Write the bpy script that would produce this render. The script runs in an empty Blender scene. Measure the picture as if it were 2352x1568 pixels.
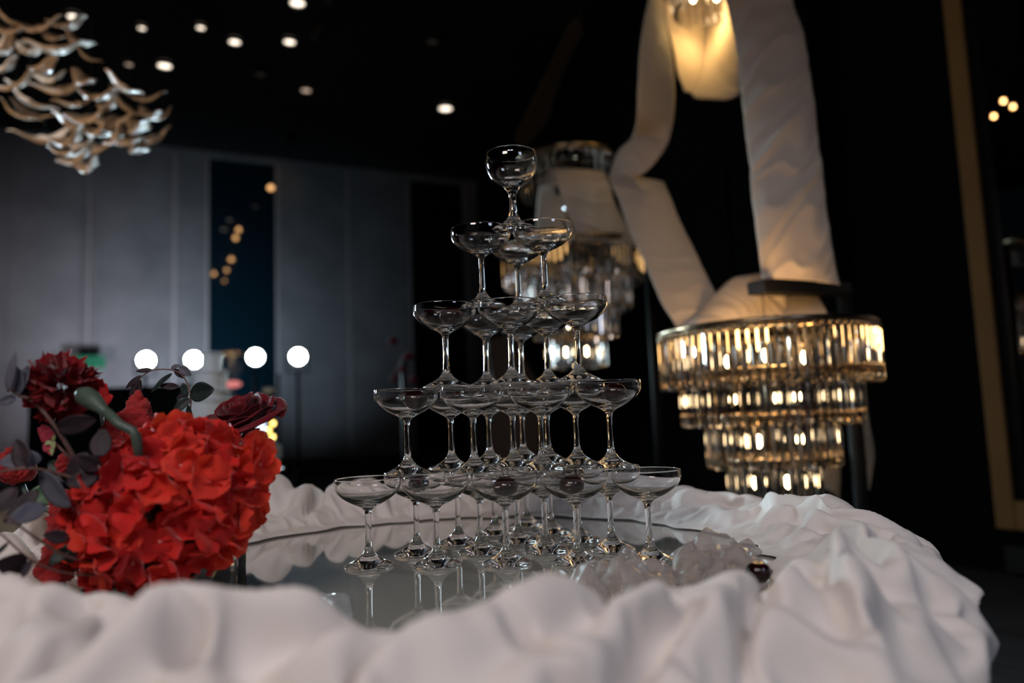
import bpy, bmesh, math, random, zlib, base64
import numpy as np
from mathutils import Vector, Matrix, Euler, Quaternion
from mathutils import noise as mnoise

S = bpy.context.scene
C = S.collection
random.seed(7)
PI = math.pi

# ------------------------------------------------------------------ camera
FPX, PITCH, ROLL, CAMZ = 1668.3, 0.0995, 0.0384, 0.9605
TABLE_Z = 0.75
cam = bpy.data.cameras.new('camera')
cam_o = bpy.data.objects.new('camera', cam)
C.objects.link(cam_o)
cam.sensor_width = 36.0
cam.lens = FPX / 2352 * 36.0
cam.clip_start = 0.02
cam.clip_end = 80
cp, sp, cr, sr = math.cos(PITCH), math.sin(PITCH), math.cos(ROLL), math.sin(ROLL)
_R0, _U0, _F = (1, 0, 0), (0, -sp, cp), (0, cp, sp)
_R = [cr * a - sr * b for a, b in zip(_R0, _U0)]
_U = [sr * a + cr * b for a, b in zip(_R0, _U0)]
cam_o.matrix_world = Matrix(((_R[0], _U[0], -_F[0], 0), (_R[1], _U[1], -_F[1], 0),
                             (_R[2], _U[2], -_F[2], CAMZ), (0, 0, 0, 1)))
cam.dof.use_dof = True
cam.dof.focus_distance = 1.06
cam.dof.aperture_fstop = 1.9
S.camera = cam_o

# ------------------------------------------------------------------ world, view, big lights
S.view_settings.view_transform = 'Standard'
S.view_settings.look = 'None'
S.view_settings.gamma = 1
S.view_settings.use_curve_mapping = False
S.view_settings.exposure = 0.0
w = bpy.data.worlds.new('night_hall')
S.world = w
w.use_nodes = True
w.node_tree.nodes['Background'].inputs[0].default_value = (0.30, 0.45, 0.60, 1)
w.node_tree.nodes['Background'].inputs[1].default_value = 0.004
cy = S.cycles
cy.max_bounces = 24
cy.transmission_bounces = 24
cy.transparent_max_bounces = 12
cy.glossy_bounces = 8
cy.diffuse_bounces = 3
cy.caustics_reflective = True
cy.caustics_refractive = True
cy.blur_glossy = 0.6
cy.sample_clamp_indirect = 6.0
cy.sample_clamp_direct = 0
cy.use_denoising = True


def aim(o, tgt):
    o.rotation_euler = (Vector(tgt) - o.location).to_track_quat('-Z', 'Y').to_euler()


def area_light(name, loc, tgt, sx, sy, energy, col):
    l = bpy.data.lights.new(name, 'AREA')
    l.shape = 'RECTANGLE'
    l.size, l.size_y, l.energy, l.color = sx, sy, energy, col
    o = bpy.data.objects.new(name, l)
    C.objects.link(o)
    o.location = loc
    aim(o, tgt)
    return o


def spot_light(name, loc, tgt, angle, energy, col, radius=0.05, blend=0.5):
    l = bpy.data.lights.new(name, 'SPOT')
    l.spot_size, l.spot_blend, l.energy, l.color, l.shadow_soft_size = math.radians(angle), blend, energy, col, radius
    o = bpy.data.objects.new(name, l)
    C.objects.link(o)
    o.location = loc
    aim(o, tgt)
    return o


def point_light(name, loc, energy, col, radius=0.03):
    l = bpy.data.lights.new(name, 'POINT')
    l.energy, l.color, l.shadow_soft_size = energy, col, radius
    o = bpy.data.objects.new(name, l)
    C.objects.link(o)
    o.location = loc
    return o


area_light('key_softbox', (-0.75, -0.35, 2.15), (0.05, 1.05, 0.75), 0.6, 0.35, 13.2, (1.0, 0.85, 0.78))
area_light('cool_fill_panel', (1.5, -0.6, 2.2), (0.2, 1.0, 0.8), 0.5, 0.5, 7, (0.66, 0.76, 1.0))
area_light('cool_rim_fill', (-4.3, 4.4, 1.9), (0.4, 1.8, 1.0), 0.4, 1.0, 11, (0.70, 0.90, 1.0)).data.spread = math.radians(36)  # unseen cool panel added for cyan rims on glasses and crystals
spot_light('mobile_fill', (-2.6, 0.9, 1.2), (-1.75, 3.0, 2.6), 50, 100, (1.0, 0.72, 0.46), 0.08)  # unseen warm spot added to light the birds
spot_light('cake_fill', (-2.6, 2.2, 3.4), (-1.88, 4.5, 1.1), 26, 130, (0.80, 0.88, 1.0), 0.06)  # unseen cool spot added to brighten the front of the cake
for i, dx in enumerate((-0.62, -0.44, 0.10, 0.28)):
    spot_light('house_spot', (dx, -1.9, 3.3), (0.0, 1.3, 0.85), 50, 26, (0.95, 0.93, 1.0), 0.045)


def ray(u, v):
    X, U = (u - 1176) / FPX, (784 - v) / FPX
    x, uu = X * cr + U * sr, -X * sr + U * cr
    y, z = cp - uu * sp, sp + uu * cp
    return Vector((x / y, 1.0, z / y))


def at(u, v, d):
    """the point of the room seen at photo pixel (u, v) at depth d metres"""
    r = ray(u, v) * d
    return Vector((r.x, r.y, r.z + CAMZ))


def floor_hit(u, v, z=0.0):
    r = ray(u, v)
    t = (z - CAMZ) / r.z
    return Vector((r.x * t, t, z))


# ------------------------------------------------------------------ object helpers
def tag(o, label=None, cat=None, group=None, kind=None):
    if label: o['label'] = label
    if cat: o['category'] = cat
    if group: o['group'] = group
    if kind: o['kind'] = kind
    return o


def thing(name, label, cat, loc=(0, 0, 0), group=None):
    o = bpy.data.objects.new(name, None)
    C.objects.link(o)
    o.location = loc
    o.empty_display_size = 0.05
    return tag(o, label, cat, group)


def copy_tree(o, parent=None, kids=None):
    c = o.copy()
    C.objects.link(c)
    c.parent = parent
    for ch in (o.children if kids is None else kids.get(o, ())):
        d = copy_tree(ch, c)
    return c


def link_mesh(name, me, parent=None, loc=None, rot=None, scale=None):
    o = bpy.data.objects.new(name, me)
    C.objects.link(o)
    o.parent = parent
    if loc is not None: o.location = loc
    if rot is not None: o.rotation_euler = rot
    if scale is not None: o.scale = scale
    return o


class MB:
    """collects shapes and links them as ONE mesh object (in world coordinates, made local to the parent)"""

    def __init__(s):
        s.v, s.f = [], []

    def add(s, v, f):
        n = len(s.v)
        s.v += [tuple(p) for p in v]
        s.f += [tuple(i + n for i in q) for q in f]
        return s

    def box(s, c, size, rot=None):
        hx, hy, hz = size[0] / 2, size[1] / 2, size[2] / 2
        pts = [Vector((x * hx, y * hy, z * hz)) for x in (-1, 1) for y in (-1, 1) for z in (-1, 1)]
        if rot is not None:
            pts = [rot @ p for p in pts]
        pts = [p + Vector(c) for p in pts]
        return s.add(pts, [(0, 1, 3, 2), (4, 6, 7, 5), (0, 4, 5, 1), (2, 3, 7, 6), (0, 2, 6, 4), (1, 5, 7, 3)])

    def path(s, pts, radii, n=8, cap=True):
        pts = [Vector(p) for p in pts]
        if not isinstance(radii, (list, tuple)):
            radii = [radii] * len(pts)
        T = []
        for i in range(len(pts)):
            a, b = pts[max(0, i - 1)], pts[min(len(pts) - 1, i + 1)]
            T.append((b - a).normalized())
        up = Vector((0, 0, 1)) if abs(T[0].z) < 0.9 else Vector((1, 0, 0))
        N = T[0].cross(up).normalized()
        v, f = [], []
        for i, p in enumerate(pts):
            N = (N - T[i] * N.dot(T[i])).normalized()
            B = T[i].cross(N)
            for k in range(n):
                a = 2 * PI * k / n
                v.append(p + (N * math.cos(a) + B * math.sin(a)) * radii[i])
        for i in range(len(pts) - 1):
            for k in range(n):
                q = (k + 1) % n
                f.append((i * n + k, i * n + q, (i + 1) * n + q, (i + 1) * n + k))
        if cap:
            f.append(tuple(range(n - 1, -1, -1)))
            f.append(tuple(range((len(pts) - 1) * n, len(pts) * n)))
        return s.add(v, f)

    def lathe(s, prof, n=48, c=(0, 0, 0), axis=None):
        """prof goes from low to high on the outside; poles at r == 0"""
        v, f, rings = [], [], []
        for r, z in prof:
            if r < 1e-7:
                rings.append([len(v)])
                v.append(Vector((0, 0, z)))
            else:
                rings.append(list(range(len(v), len(v) + n)))
                v += [Vector((r * math.cos(2 * PI * k / n), r * math.sin(2 * PI * k / n), z)) for k in range(n)]
        for a, b in zip(rings, rings[1:]):
            for k in range(n):
                q = (k + 1) % n
                if len(a) == 1 and len(b) > 1:
                    f.append((a[0], b[q], b[k]))
                elif len(b) == 1 and len(a) > 1:
                    f.append((a[k], a[q], b[0]))
                elif len(a) > 1:
                    f.append((a[k], a[q], b[q], b[k]))
        if axis is not None:
            q = Vector((0, 0, 1)).rotation_difference(Vector(axis))
            v = [q @ p for p in v]
        v = [p + Vector(c) for p in v]
        return s.add(v, f)

    def ball(s, c, r, n=12, sc=(1, 1, 1)):
        prof = [(r * math.sin(PI * i / n), -r * math.cos(PI * i / n)) for i in range(n + 1)]
        prof[0], prof[-1] = (0, -r), (0, r)
        k = len(s.v)
        s.lathe(prof, n + 4)
        for i in range(k, len(s.v)):
            p = s.v[i]
            s.v[i] = (p[0] * sc[0] + c[0], p[1] * sc[1] + c[1], p[2] * sc[2] + c[2])
        return s

    def torus(s, c, R, r, n=64, m=8):
        v, f = [], []
        for i in range(n):
            a = 2 * PI * i / n
            for j in range(m):
                b = 2 * PI * j / m
                v.append((c[0] + (R + r * math.cos(b)) * math.cos(a), c[1] + (R + r * math.cos(b)) * math.sin(a), c[2] + r * math.sin(b)))
        for i in range(n):
            for j in range(m):
                i2, j2 = (i + 1) % n, (j + 1) % m
                f.append((i * m + j, i2 * m + j, i2 * m + j2, i * m + j2))
        return s.add(v, f)

    def grid(s, P):
        """P: rows of points"""
        nr, nc = len(P), len(P[0])
        f = [(i * nc + j, i * nc + j + 1, (i + 1) * nc + j + 1, (i + 1) * nc + j) for i in range(nr - 1) for j in range(nc - 1)]
        return s.add([p for r in P for p in r], f)

    def mesh(s, name, mat, smooth=True, origin=None):
        me = bpy.data.meshes.new(name)
        v = s.v if origin is None else [(p[0] - origin[0], p[1] - origin[1], p[2] - origin[2]) for p in s.v]
        me.from_pydata(v, [], s.f)
        me.update()
        if smooth:
            me.shade_smooth()
        if mat is not None:
            me.materials.append(mat)
        return me

    def build(s, name, mat, parent=None, smooth=True, origin=None, thick=None, bevel=None, subsurf=None, sharp=None):
        if parent is not None:
            origin = parent_world(parent)
        me = s.mesh(name, mat, smooth, origin)
        o = link_mesh(name, me, parent)
        if parent is None and origin is not None:
            o.location = origin
        if sharp:
            me.set_sharp_from_angle(angle=math.radians(sharp))
        if bevel:
            m = o.modifiers.new('bevel', 'BEVEL'); m.width = bevel; m.segments = 2; m.limit_method = 'ANGLE'
        if thick:
            m = o.modifiers.new('solid', 'SOLIDIFY'); m.thickness = thick; m.offset = 0
        if subsurf:
            m = o.modifiers.new('sub', 'SUBSURF'); m.levels = m.render_levels = subsurf
        return o


def parent_world(p):
    v = Vector(p.location)
    while p.parent:
        p = p.parent
        v = v + Vector(p.location)
    return v


# ------------------------------------------------------------------ materials
MATS = {}


def mat(name, col, rough=0.6, metal=0.0, spec=0.5, bump=None, var=None, trans=0.0, ior=1.5, emis=None, sheen=0.0,
        coat=0.0, noise_scale=8.0, rough_var=0.0, sub=0.0):
    if name in MATS:
        return MATS[name]
    m = bpy.data.materials.new(name)
    m.use_nodes = True
    nt = m.node_tree
    b = nt.nodes['Principled BSDF']
    b.inputs['Base Color'].default_value = (*col, 1)
    b.inputs['Roughness'].default_value = rough
    b.inputs['Metallic'].default_value = metal
    b.inputs['Specular IOR Level'].default_value = spec
    b.inputs['IOR'].default_value = ior
    b.inputs['Transmission Weight'].default_value = trans
    b.inputs['Sheen Weight'].default_value = sheen
    b.inputs['Coat Weight'].default_value = coat
    if emis:
        b.inputs['Emission Color'].default_value = (*emis[0], 1)
        b.inputs['Emission Strength'].default_value = emis[1]
    tc = nt.nodes.new('ShaderNodeTexCoord')
    if var:
        n = nt.nodes.new('ShaderNodeTexNoise')
        n.inputs['Scale'].default_value = noise_scale
        n.inputs['Detail'].default_value = 5
        nt.links.new(tc.outputs['Object'], n.inputs['Vector'])
        r = nt.nodes.new('ShaderNodeValToRGB')
        r.color_ramp.elements[0].position = 0.3
        r.color_ramp.elements[1].position = 0.7
        r.color_ramp.elements[0].color = (*col, 1)
        r.color_ramp.elements[1].color = (*var, 1)
        nt.links.new(n.outputs['Fac'], r.inputs['Fac'])
        nt.links.new(r.outputs['Color'], b.inputs['Base Color'])
    if bump:
        n = nt.nodes.new('ShaderNodeTexNoise')
        n.inputs['Scale'].default_value = bump[0]
        n.inputs['Detail'].default_value = 4
        nt.links.new(tc.outputs['Object'], n.inputs['Vector'])
        bn = nt.nodes.new('ShaderNodeBump')
        bn.inputs['Strength'].default_value = bump[1]
        bn.inputs['Distance'].default_value = bump[2] if len(bump) > 2 else 0.005
        nt.links.new(n.outputs['Fac'], bn.inputs['Height'])
        nt.links.new(bn.outputs['Normal'], b.inputs['Normal'])
    MATS[name] = m
    return m


def emit(name, col, strength):
    if name in MATS:
        return MATS[name]
    m = bpy.data.materials.new(name)
    m.use_nodes = True
    nt = m.node_tree
    nt.nodes.remove(nt.nodes['Principled BSDF'])
    e = nt.nodes.new('ShaderNodeEmission')
    e.inputs[0].default_value = (*col, 1)
    e.inputs[1].default_value = strength
    nt.links.new(e.outputs[0], nt.nodes['Material Output'].inputs[0])
    MATS[name] = m
    return m


def fabric(name, col, trans=0.3, tint=None, rough=0.85, weave=900.0, bump=0.15):
    """cloth that also lets light through"""
    m = mat(name, col, rough=rough, spec=0.15, sheen=0.25, bump=(weave, bump, 0.001))
    nt = m.node_tree
    b = nt.nodes['Principled BSDF']
    t = nt.nodes.new('ShaderNodeBsdfTranslucent')
    t.inputs[0].default_value = (*(tint or col), 1)
    mx = nt.nodes.new('ShaderNodeMixShader')
    mx.inputs[0].default_value = trans
    nt.links.new(b.outputs[0], mx.inputs[1])
    nt.links.new(t.outputs[0], mx.inputs[2])
    nt.links.new(mx.outputs[0], nt.nodes['Material Output'].inputs[0])
    return m


def film(name, col, opaque, rough=0.12):
    """thin clear plastic film: see-through with a milky, glossy share"""
    m = bpy.data.materials.new(name)
    m.use_nodes = True
    nt = m.node_tree
    b = nt.nodes['Principled BSDF']
    b.inputs['Base Color'].default_value = (*col, 1)
    b.inputs['Roughness'].default_value = rough
    b.inputs['Coat Weight'].default_value = 0.25
    tc = nt.nodes.new('ShaderNodeTexCoord')
    cr_ = nt.nodes.new('ShaderNodeTexVoronoi')
    cr_.feature = 'SMOOTH_F1'
    cr_.inputs['Scale'].default_value = 75
    bn = nt.nodes.new('ShaderNodeBump')
    bn.inputs['Strength'].default_value = 0.8
    bn.inputs['Distance'].default_value = 0.004
    nt.links.new(tc.outputs['Object'], cr_.inputs['Vector'])
    nt.links.new(cr_.outputs['Distance'], bn.inputs['Height'])
    nt.links.new(bn.outputs['Normal'], b.inputs['Normal'])
    t = nt.nodes.new('ShaderNodeBsdfTransparent')
    fr = nt.nodes.new('ShaderNodeLayerWeight')
    fr.inputs['Blend'].default_value = 0.35
    mr = nt.nodes.new('ShaderNodeMapRange')
    mr.inputs['To Min'].default_value = opaque
    mr.inputs['To Max'].default_value = min(1.0, opaque + 0.5)
    mx = nt.nodes.new('ShaderNodeMixShader')
    nt.links.new(fr.outputs['Facing'], mr.inputs['Value'])
    nt.links.new(mr.outputs[0], mx.inputs[0])
    nt.links.new(t.outputs[0], mx.inputs[1])
    nt.links.new(b.outputs[0], mx.inputs[2])
    nt.links.new(mx.outputs[0], nt.nodes['Material Output'].inputs[0])
    return m


M_GLASS = mat('clear_glass', (1, 1, 1), rough=0.0, trans=1.0, ior=1.46, bump=(90, 0.07, 0.0010))
M_CRYSTAL = mat('chandelier_crystal', (0.98, 0.96, 0.93), rough=0.035, trans=1.0, ior=1.52)
M_BLACK = mat('black_satin', (0.006, 0.007, 0.008), rough=0.55, bump=(60, 0.1))
M_BLACKMETAL = mat('black_powder_coated_metal', (0.006, 0.006, 0.007), rough=0.6, metal=0.0, spec=0.15, bump=(300, 0.05))
M_GOLD = mat('brushed_gold', (0.62, 0.40, 0.16), rough=0.3, metal=1.0, bump=(200, 0.1))
M_CEIL = mat('black_ceiling', (0.004, 0.004, 0.005), rough=0.9, bump=(20, 0.2))
M_FLOOR = mat('dark_carpet', (0.012, 0.014, 0.017), rough=0.95, var=(0.02, 0.02, 0.024), noise_scale=3, bump=(400, 0.3))
M_DARKWALL = mat('black_velvet_wall', (0.003, 0.004, 0.005), rough=0.95, spec=0.1, bump=(90, 0.2))
M_RIBBON = fabric('ivory_ribbon_satin', (0.56, 0.49, 0.43), 0.28, (0.70, 0.52, 0.30), rough=0.6)
M_CLOTH = fabric('cream_table_cloth', (0.80, 0.745, 0.71), 0.12, (0.80, 0.72, 0.68), rough=0.7)
M_BULB = emit('warm_bulb', (1.0, 0.72, 0.40), 32)


def structure(o):
    o['kind'] = 'structure'
    return o

# ------------------------------------------------------------------ room shell
# the far left wall runs off to the right, away from the camera; ceiling height follows from its top edge
WB = floor_hit(750, 1090)                      # foot of the wall under the lit panel
_t = math.atan2(4600 - 1176, FPX)
WD = Vector((math.sin(_t), math.cos(_t), 0))   # direction along the wall
WN = Vector((math.cos(_t), -math.sin(_t), 0))  # normal, towards the room
if WN.y > 0: WN = -WN
CEIL = CAMZ + ray(750, 377).z * WB.y


def wall_pt(u, v=None, off=0.0):
    """where the pixel column u (at row v) meets the left wall plane, brought off metres in front of it"""
    r = ray(u, 960 if v is None else v)
    q = WB + WN * off
    t = (q.x * WN.x + q.y * WN.y) / (r.x * WN.x + r.y * WN.y)
    return Vector((r.x * t, r.y * t, CAMZ + r.z * t))


def wall_s(u, v=700):
    p = wall_pt(u, v)
    return (p - WB).dot(WD)


def wall_box(mb, s0, s1, z0, z1, d0, d1):
    """box on the left wall between lengths s0..s1, heights z0..z1, standing d0..d1 proud"""
    c = WB + WD * ((s0 + s1) / 2) + WN * ((d0 + d1) / 2)
    rot = Matrix((WD, WN, (0, 0, 1))).transposed()
    return mb.box((c.x, c.y, (z0 + z1) / 2), (s1 - s0, d1 - d0, z1 - z0), rot)


M_PANEL = mat('grey_damask_panel', (0.15, 0.155, 0.17), rough=0.75, var=(0.22, 0.225, 0.24), noise_scale=1.6, bump=(30, 0.25))
M_SEAM = mat('pale_panel_trim', (0.36, 0.34, 0.35), rough=0.5, bump=(40, 0.1))
M_DARKGLASS = mat('dark_blue_mirror_glass', (0.003, 0.015, 0.025), rough=0.03, spec=0.8, coat=0.0, ior=1.6, bump=(3, 0.02))

structure(MB().box((4, 6, -0.05), (34, 30, 0.1)).build('floor', M_FLOOR, smooth=False))
structure(MB().box((4, 6, CEIL + 0.05), (34, 30, 0.1)).build('ceiling', M_CEIL, smooth=False))
s_l, s_r = wall_s(-400), wall_s(1112)
wall_left = MB()
wall_box(wall_left, s_l, s_r, 0, CEIL, -0.2, 0.0)
wall_left = structure(wall_left.build('wall_left', M_DARKWALL, smooth=False))


def wall_piece(name, u0, u1, m, z0, z1, d, parent, v=700):
    b = MB()
    wall_box(b, wall_s(u0, v), wall_s(u1, v), z0, z1, 0.001, d)
    return b.build(name, m, parent, smooth=False, bevel=0.01)


for u0, u1 in ((-380, -187), (-187, 17), (17, 205), (205, 400), (400, 476)):
    wall_piece('wall_panel', u0, u1, M_PANEL, 0.30, CEIL - 0.12, 0.05, wall_left)
for u0, u1 in ((637, 800), (800, 943)):
    wall_piece('wall_panel', u0, u1, M_PANEL, 0.30, CEIL - 0.12, 0.05, wall_left)
wall_piece('wall_panel', 1074, 1108, M_PANEL, 0.30, CEIL - 0.12, 0.05, wall_left)
for u0, u1 in ((201, 209), (396, 404), (472, 479), (633, 640), (797, 803), (940, 945), (1069, 1074)):
    wall_piece('panel_trim', u0, u1, M_SEAM, 0.30, CEIL - 0.12, 0.065, wall_left)
g = wall_piece('dark_glass_panel', 479, 633, M_DARKGLASS, 0.30, CEIL - 0.14, 0.02, wall_left)
g['label'] = 'dark blue mirror glass strip reflecting ceiling lights'
wall_piece('dark_glass_panel', 945, 1069, M_DARKWALL, 0.30, CEIL - 0.14, 0.02, wall_left)
b = MB(); wall_box(b, s_l, s_r, CEIL - 0.12, CEIL - 0.02, 0.001, 0.09)
b.build('cornice', M_PANEL, wall_left, smooth=False)
b = MB(); wall_box(b, s_l, s_r, 0.0, 0.27, 0.001, 0.08)
structure(b.build('baseboard_left', mat('dark_baseboard', (0.02, 0.024, 0.03), rough=0.4, bump=(50, 0.1)), None, smooth=False))

# chandeliers' places are needed for the mirror on the right wall
CH1 = at(1752, 800, 2.37)
CH2 = at(1312, 640, 3.49)
P2 = Vector((CH2.x, CH2.y, 0))
V2 = ray(2420, 800) * 5.74
V2.z = 0
RM = (P2 + V2) / 2
RN = (V2 - P2).normalized()
RN = Vector((-RN.x, -RN.y, 0))                 # towards the room
RD = Vector((RN.y, -RN.x, 0))                  # along the wall
if RD.y > 0: RD = -RD                          # coming towards the camera


def rwall(u, v=900):
    r = ray(u, v)
    t = (RM.x * RN.x + RM.y * RN.y) / (r.x * RN.x + r.y * RN.y)
    return Vector((r.x * t, r.y * t, CAMZ + r.z * t))


def rs(u, v=900):
    return (rwall(u, v) - RM).dot(RD)


def rbox(mb, s0, s1, z0, z1, d0, d1):
    c = RM + RD * ((s0 + s1) / 2) + RN * ((d0 + d1) / 2)
    rot = Matrix((RD, RN, (0, 0, 1))).transposed()
    return mb.box((c.x, c.y, (z0 + z1) / 2), (abs(s1 - s0), d1 - d0, z1 - z0), rot)


b = MB(); rbox(b, rs(1960), rs(2260) + 5.5, 0, CEIL, -0.2, 0)
wall_right = structure(b.build('wall_right', M_DARKWALL, smooth=False))
A = WB + WD * s_r
Bp = RM + RD * rs(1960)
mid, L = (A + Bp) / 2, (A - Bp).length
dirn = (Bp - A).normalized()
rot = Matrix((dirn, Vector((-dirn.y, dirn.x, 0)), (0, 0, 1))).transposed()
wall_back = structure(MB().box((mid.x, mid.y, CEIL / 2), (L, 0.12, CEIL), rot).build('wall_back', M_DARKWALL, smooth=False))
# tall padded panels on the dark back wall
for k in range(9):
    q = A + dirn * (L * (k + 0.5) / 9) + rot @ Vector((0, -0.075, 0))
    MB().box((q.x, q.y, CEIL / 2), (L / 9 - 0.05, 0.03, CEIL - 0.3), rot).build('wall_panel', M_DARKWALL, wall_back, smooth=False, bevel=0.01)

# mirror in a gold frame on the right wall
M_GOLDTRIM = mat('aged_gold_trim', (0.34, 0.20, 0.075), rough=0.6, metal=0.2, var=(0.28, 0.165, 0.06), noise_scale=3, bump=(80, 0.1))
M_MIRROR = mat('dim_wall_mirror', (0.55, 0.52, 0.50), rough=0.01, metal=1.0)
sg0, sg1 = rs(2236, 600), rs(2279, 600)
sm0 = rs(2306, 600)
z_mb = rwall(2340, 1148).z
z_gb = rwall(2330, 1214).z
mt = thing('wall_mirror', 'tall dim wall mirror in a gold frame reflecting chandelier lights at right edge', 'mirror', tuple(RM + RD * sm0 + RN * 0.01 + Vector((0, 0, z_gb))))
b = MB(); rbox(b, sg0, sg1, z_gb, CEIL - 0.05, 0.0, 0.05)
b.build('gold_frame_upright', M_GOLDTRIM, mt, smooth=False, bevel=0.006)
b = MB(); rbox(b, sg1, sg1 + 5.0, z_gb, z_mb, 0.0, 0.045)
b.build('gold_frame_rail', M_GOLDTRIM, mt, smooth=False, bevel=0.006)
b = MB(); rbox(b, sg1, sm0, z_mb, CEIL - 0.05, 0.0, 0.03)
b.build('black_frame_strip', M_BLACKMETAL, mt, smooth=False)
b = MB(); rbox(b, sm0, sm0 + 4.6, z_mb, CEIL - 0.06, 0.0, 0.015)
b.build('mirror_glass', M_MIRROR, mt, smooth=False)
b = MB(); rbox(b, sg0 + 0.02, sg1 + 5.0, 0.02, z_gb - 0.09, 0.0, 0.03)
structure(b.build('trim_1', mat('dark_green_lower_panel', (0.02, 0.026, 0.022), rough=0.4, bump=(30, 0.1)), None, smooth=False))

# ------------------------------------------------------------------ ceiling spots seen directly
M_LENS = emit('downlight_lens', (1.0, 0.84, 0.68), 3.0)
M_LENS_DIM = emit('downlight_lens_dim', (1.0, 0.74, 0.56), 0.75)
M_LENS_FAINT = emit('downlight_lens_faint', (1.0, 0.8, 0.6), 0.012)
M_LENS_AMBER = emit('downlight_lens_amber', (1.0, 0.52, 0.20), 22)
M_TRIMRING = mat('black_lamp_trim', (0.01, 0.01, 0.01), rough=0.5, bump=(50, 0.1))


def ceil_hit(u, v):
    r = ray(u, v)
    t = (CEIL - CAMZ) / r.z
    return Vector((r.x * t, t, CEIL))


def downlight(p, r, m, label, group=None, tilt=(0, 0), to=None):
    t = thing('ceiling_downlight', label, 'ceiling light', (p.x, p.y, CEIL), group)
    ax = Vector((tilt[0], tilt[1], 1)).normalized()
    q = Vector(p) - Vector((0, 0, 0.03))
    if to is not None:
        # adjustable spot; deep snoot added so its lens is hidden from direct view
        ax = (Vector(p) - Vector(to)).normalized()    # p is the lamp itself, hung a little below the ceiling
        q = Vector(p)
        MB().lathe([(r * 1.06, -r * 3.2), (r * 1.12, -r * 3.2), (r * 1.12, r * 0.4), (0, r * 0.5), (0, r * 0.4), (r * 1.06, r * 0.3), (r * 1.06, -r * 3.2)], 28, q, ax).build('snoot', M_TRIMRING, t)
        MB().path([q + ax * (r * 0.4), (p.x, p.y, CEIL - 0.001)], 0.015, 8).build('mount', M_TRIMRING, t)
    MB().lathe([(r * 0.99, 0.0), (r * 1.25, 0.0), (r * 1.3, 0.03), (r * 0.99, 0.04), (r * 0.99, 0.0)], 28, q - Vector((0, 0, 0.02)), ax).build('trim_ring', M_TRIMRING, t)
    MB().lathe([(0, -0.012), (r * 0.6, -0.008), (r * 0.97, 0.0), (r * 0.97, 0.01), (0, 0.012)], 24, q, ax).build('lens', m, t)
    return t


for u, v, r, m, la in (
        (683, 0, .08, M_LENS, 'round ceiling downlight cut by the top edge of the photo'),
        (170, 32, .07, M_LENS, 'bright ceiling downlight right above the hanging bird mobile'),
        (326, 58, .045, M_LENS, 'slim oval ceiling downlight just right of the bird mobile'),
        (461, 57, .048, M_LENS, 'small ceiling downlight between the slim oval one and the bigger pair'),
        (539, 90, .068, M_LENS, 'big warm ceiling downlight, left one of the pair at equal height'),
        (665, 90, .068, M_LENS, 'big warm ceiling downlight, right one of the pair at equal height'),
        (296, 142, .05, M_LENS_DIM, 'dim flat ceiling downlight left of the brightest one'),
        (378, 145, .085, M_LENS, 'brightest ceiling downlight, above the lit grey wall'),
        (703, 202, .07, M_LENS_DIM, 'tiny dim pinkish ceiling downlight below the pair'),
        (1023, 244, .10, M_LENS, 'lone ceiling downlight up left of the tower top glass'),
        (993, 90, .08, M_LENS_FAINT, 'barely glowing ceiling downlight high above the lone lit one'),
        (598, 165, .08, M_LENS_FAINT, 'barely glowing ceiling downlight under the big pair')):
    downlight(ceil_hit(u, v), r, m, la, 'ceiling downlights')

AMB = ['highest amber spot mirrored in the dark glass wall strip, near its right side', 'upper one of the two touching amber spots mirrored in the wall strip', 'lower one of the two touching amber spots mirrored in the wall strip',
       'lone amber spot mirrored in the wall strip below the touching two', 'small amber spot mirrored in the wall strip next to the leftmost one', 'leftmost amber spot mirrored in the dark glass wall strip', 'lowest faint amber spot mirrored in the dark glass wall strip']
# the amber row is seen only as its reflection in the dark glass strip of the left wall
for k, (u, v, r) in enumerate(((622, 430, .10), (548, 527, .08), (541, 546, .08), (531, 595, .09), (521, 620, .07), (491, 628, .08), (515, 645, .05))):
    q = wall_pt(u, v, 0.02)
    d = q - Vector((0, 0, CAMZ))
    d = d - WN * (2 * d.dot(WN))
    r *= 0.6
    p = q + d * ((CEIL - r * 2.2 - q.z) / d.z)
    downlight(p, r, M_LENS_AMBER, AMB[k], 'amber spots mirrored in the dark wall strip', to=q)
# warm spots mirrored in the framed mirror at the right edge
for u, v, la in ((2286, 268, 'lower left one of three amber spots mirrored in the gold framed mirror'), (2308, 233, 'upper middle one of three amber spots mirrored in the gold framed mirror'), (2330, 246, 'right one of three amber spots mirrored in the gold framed mirror')):
    q = rwall(u, v) + RN * 0.015
    d = q - Vector((0, 0, CAMZ))
    d = d - RN * (2 * d.dot(RN))
    p = q + d * ((CEIL - 0.09 - q.z) / d.z)
    downlight(p, .032, M_LENS_AMBER, la, 'amber spots mirrored at the right edge', to=q)

# ------------------------------------------------------------------ unseen fill lights added to brighten the grey wall
wc = wall_pt(330, 800, 2.3)
M_WASH = mat('fill_black', (0.01, 0.01, 0.01), rough=0.5, bump=(50, 0.1))


def wash(u, v_aim, off, z, energy, col, angle=110, u2=None):
    p = wall_pt(u, 900, off)
    p = Vector((p.x, p.y, z))
    q = wall_pt(u if u2 is None else u2, v_aim)
    spot_light('wall_fill', p, q, angle, energy, col, 0.15, 1.0)  # added spot without a lamp body, only lifts the wall


wash(340, 800, 3.0, 0.9, 330, (0.82, 0.88, 1.0), 84)
wash(60, 800, 3.2, 1.0, 130, (0.96, 0.84, 0.92), 84)
wash(500, 700, 2.2, 1.0, 45, (0.55, 0.85, 1.0), 95)
wash(690, 760, 2.6, 0.9, 70, (0.66, 0.84, 1.0), 95)

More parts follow.
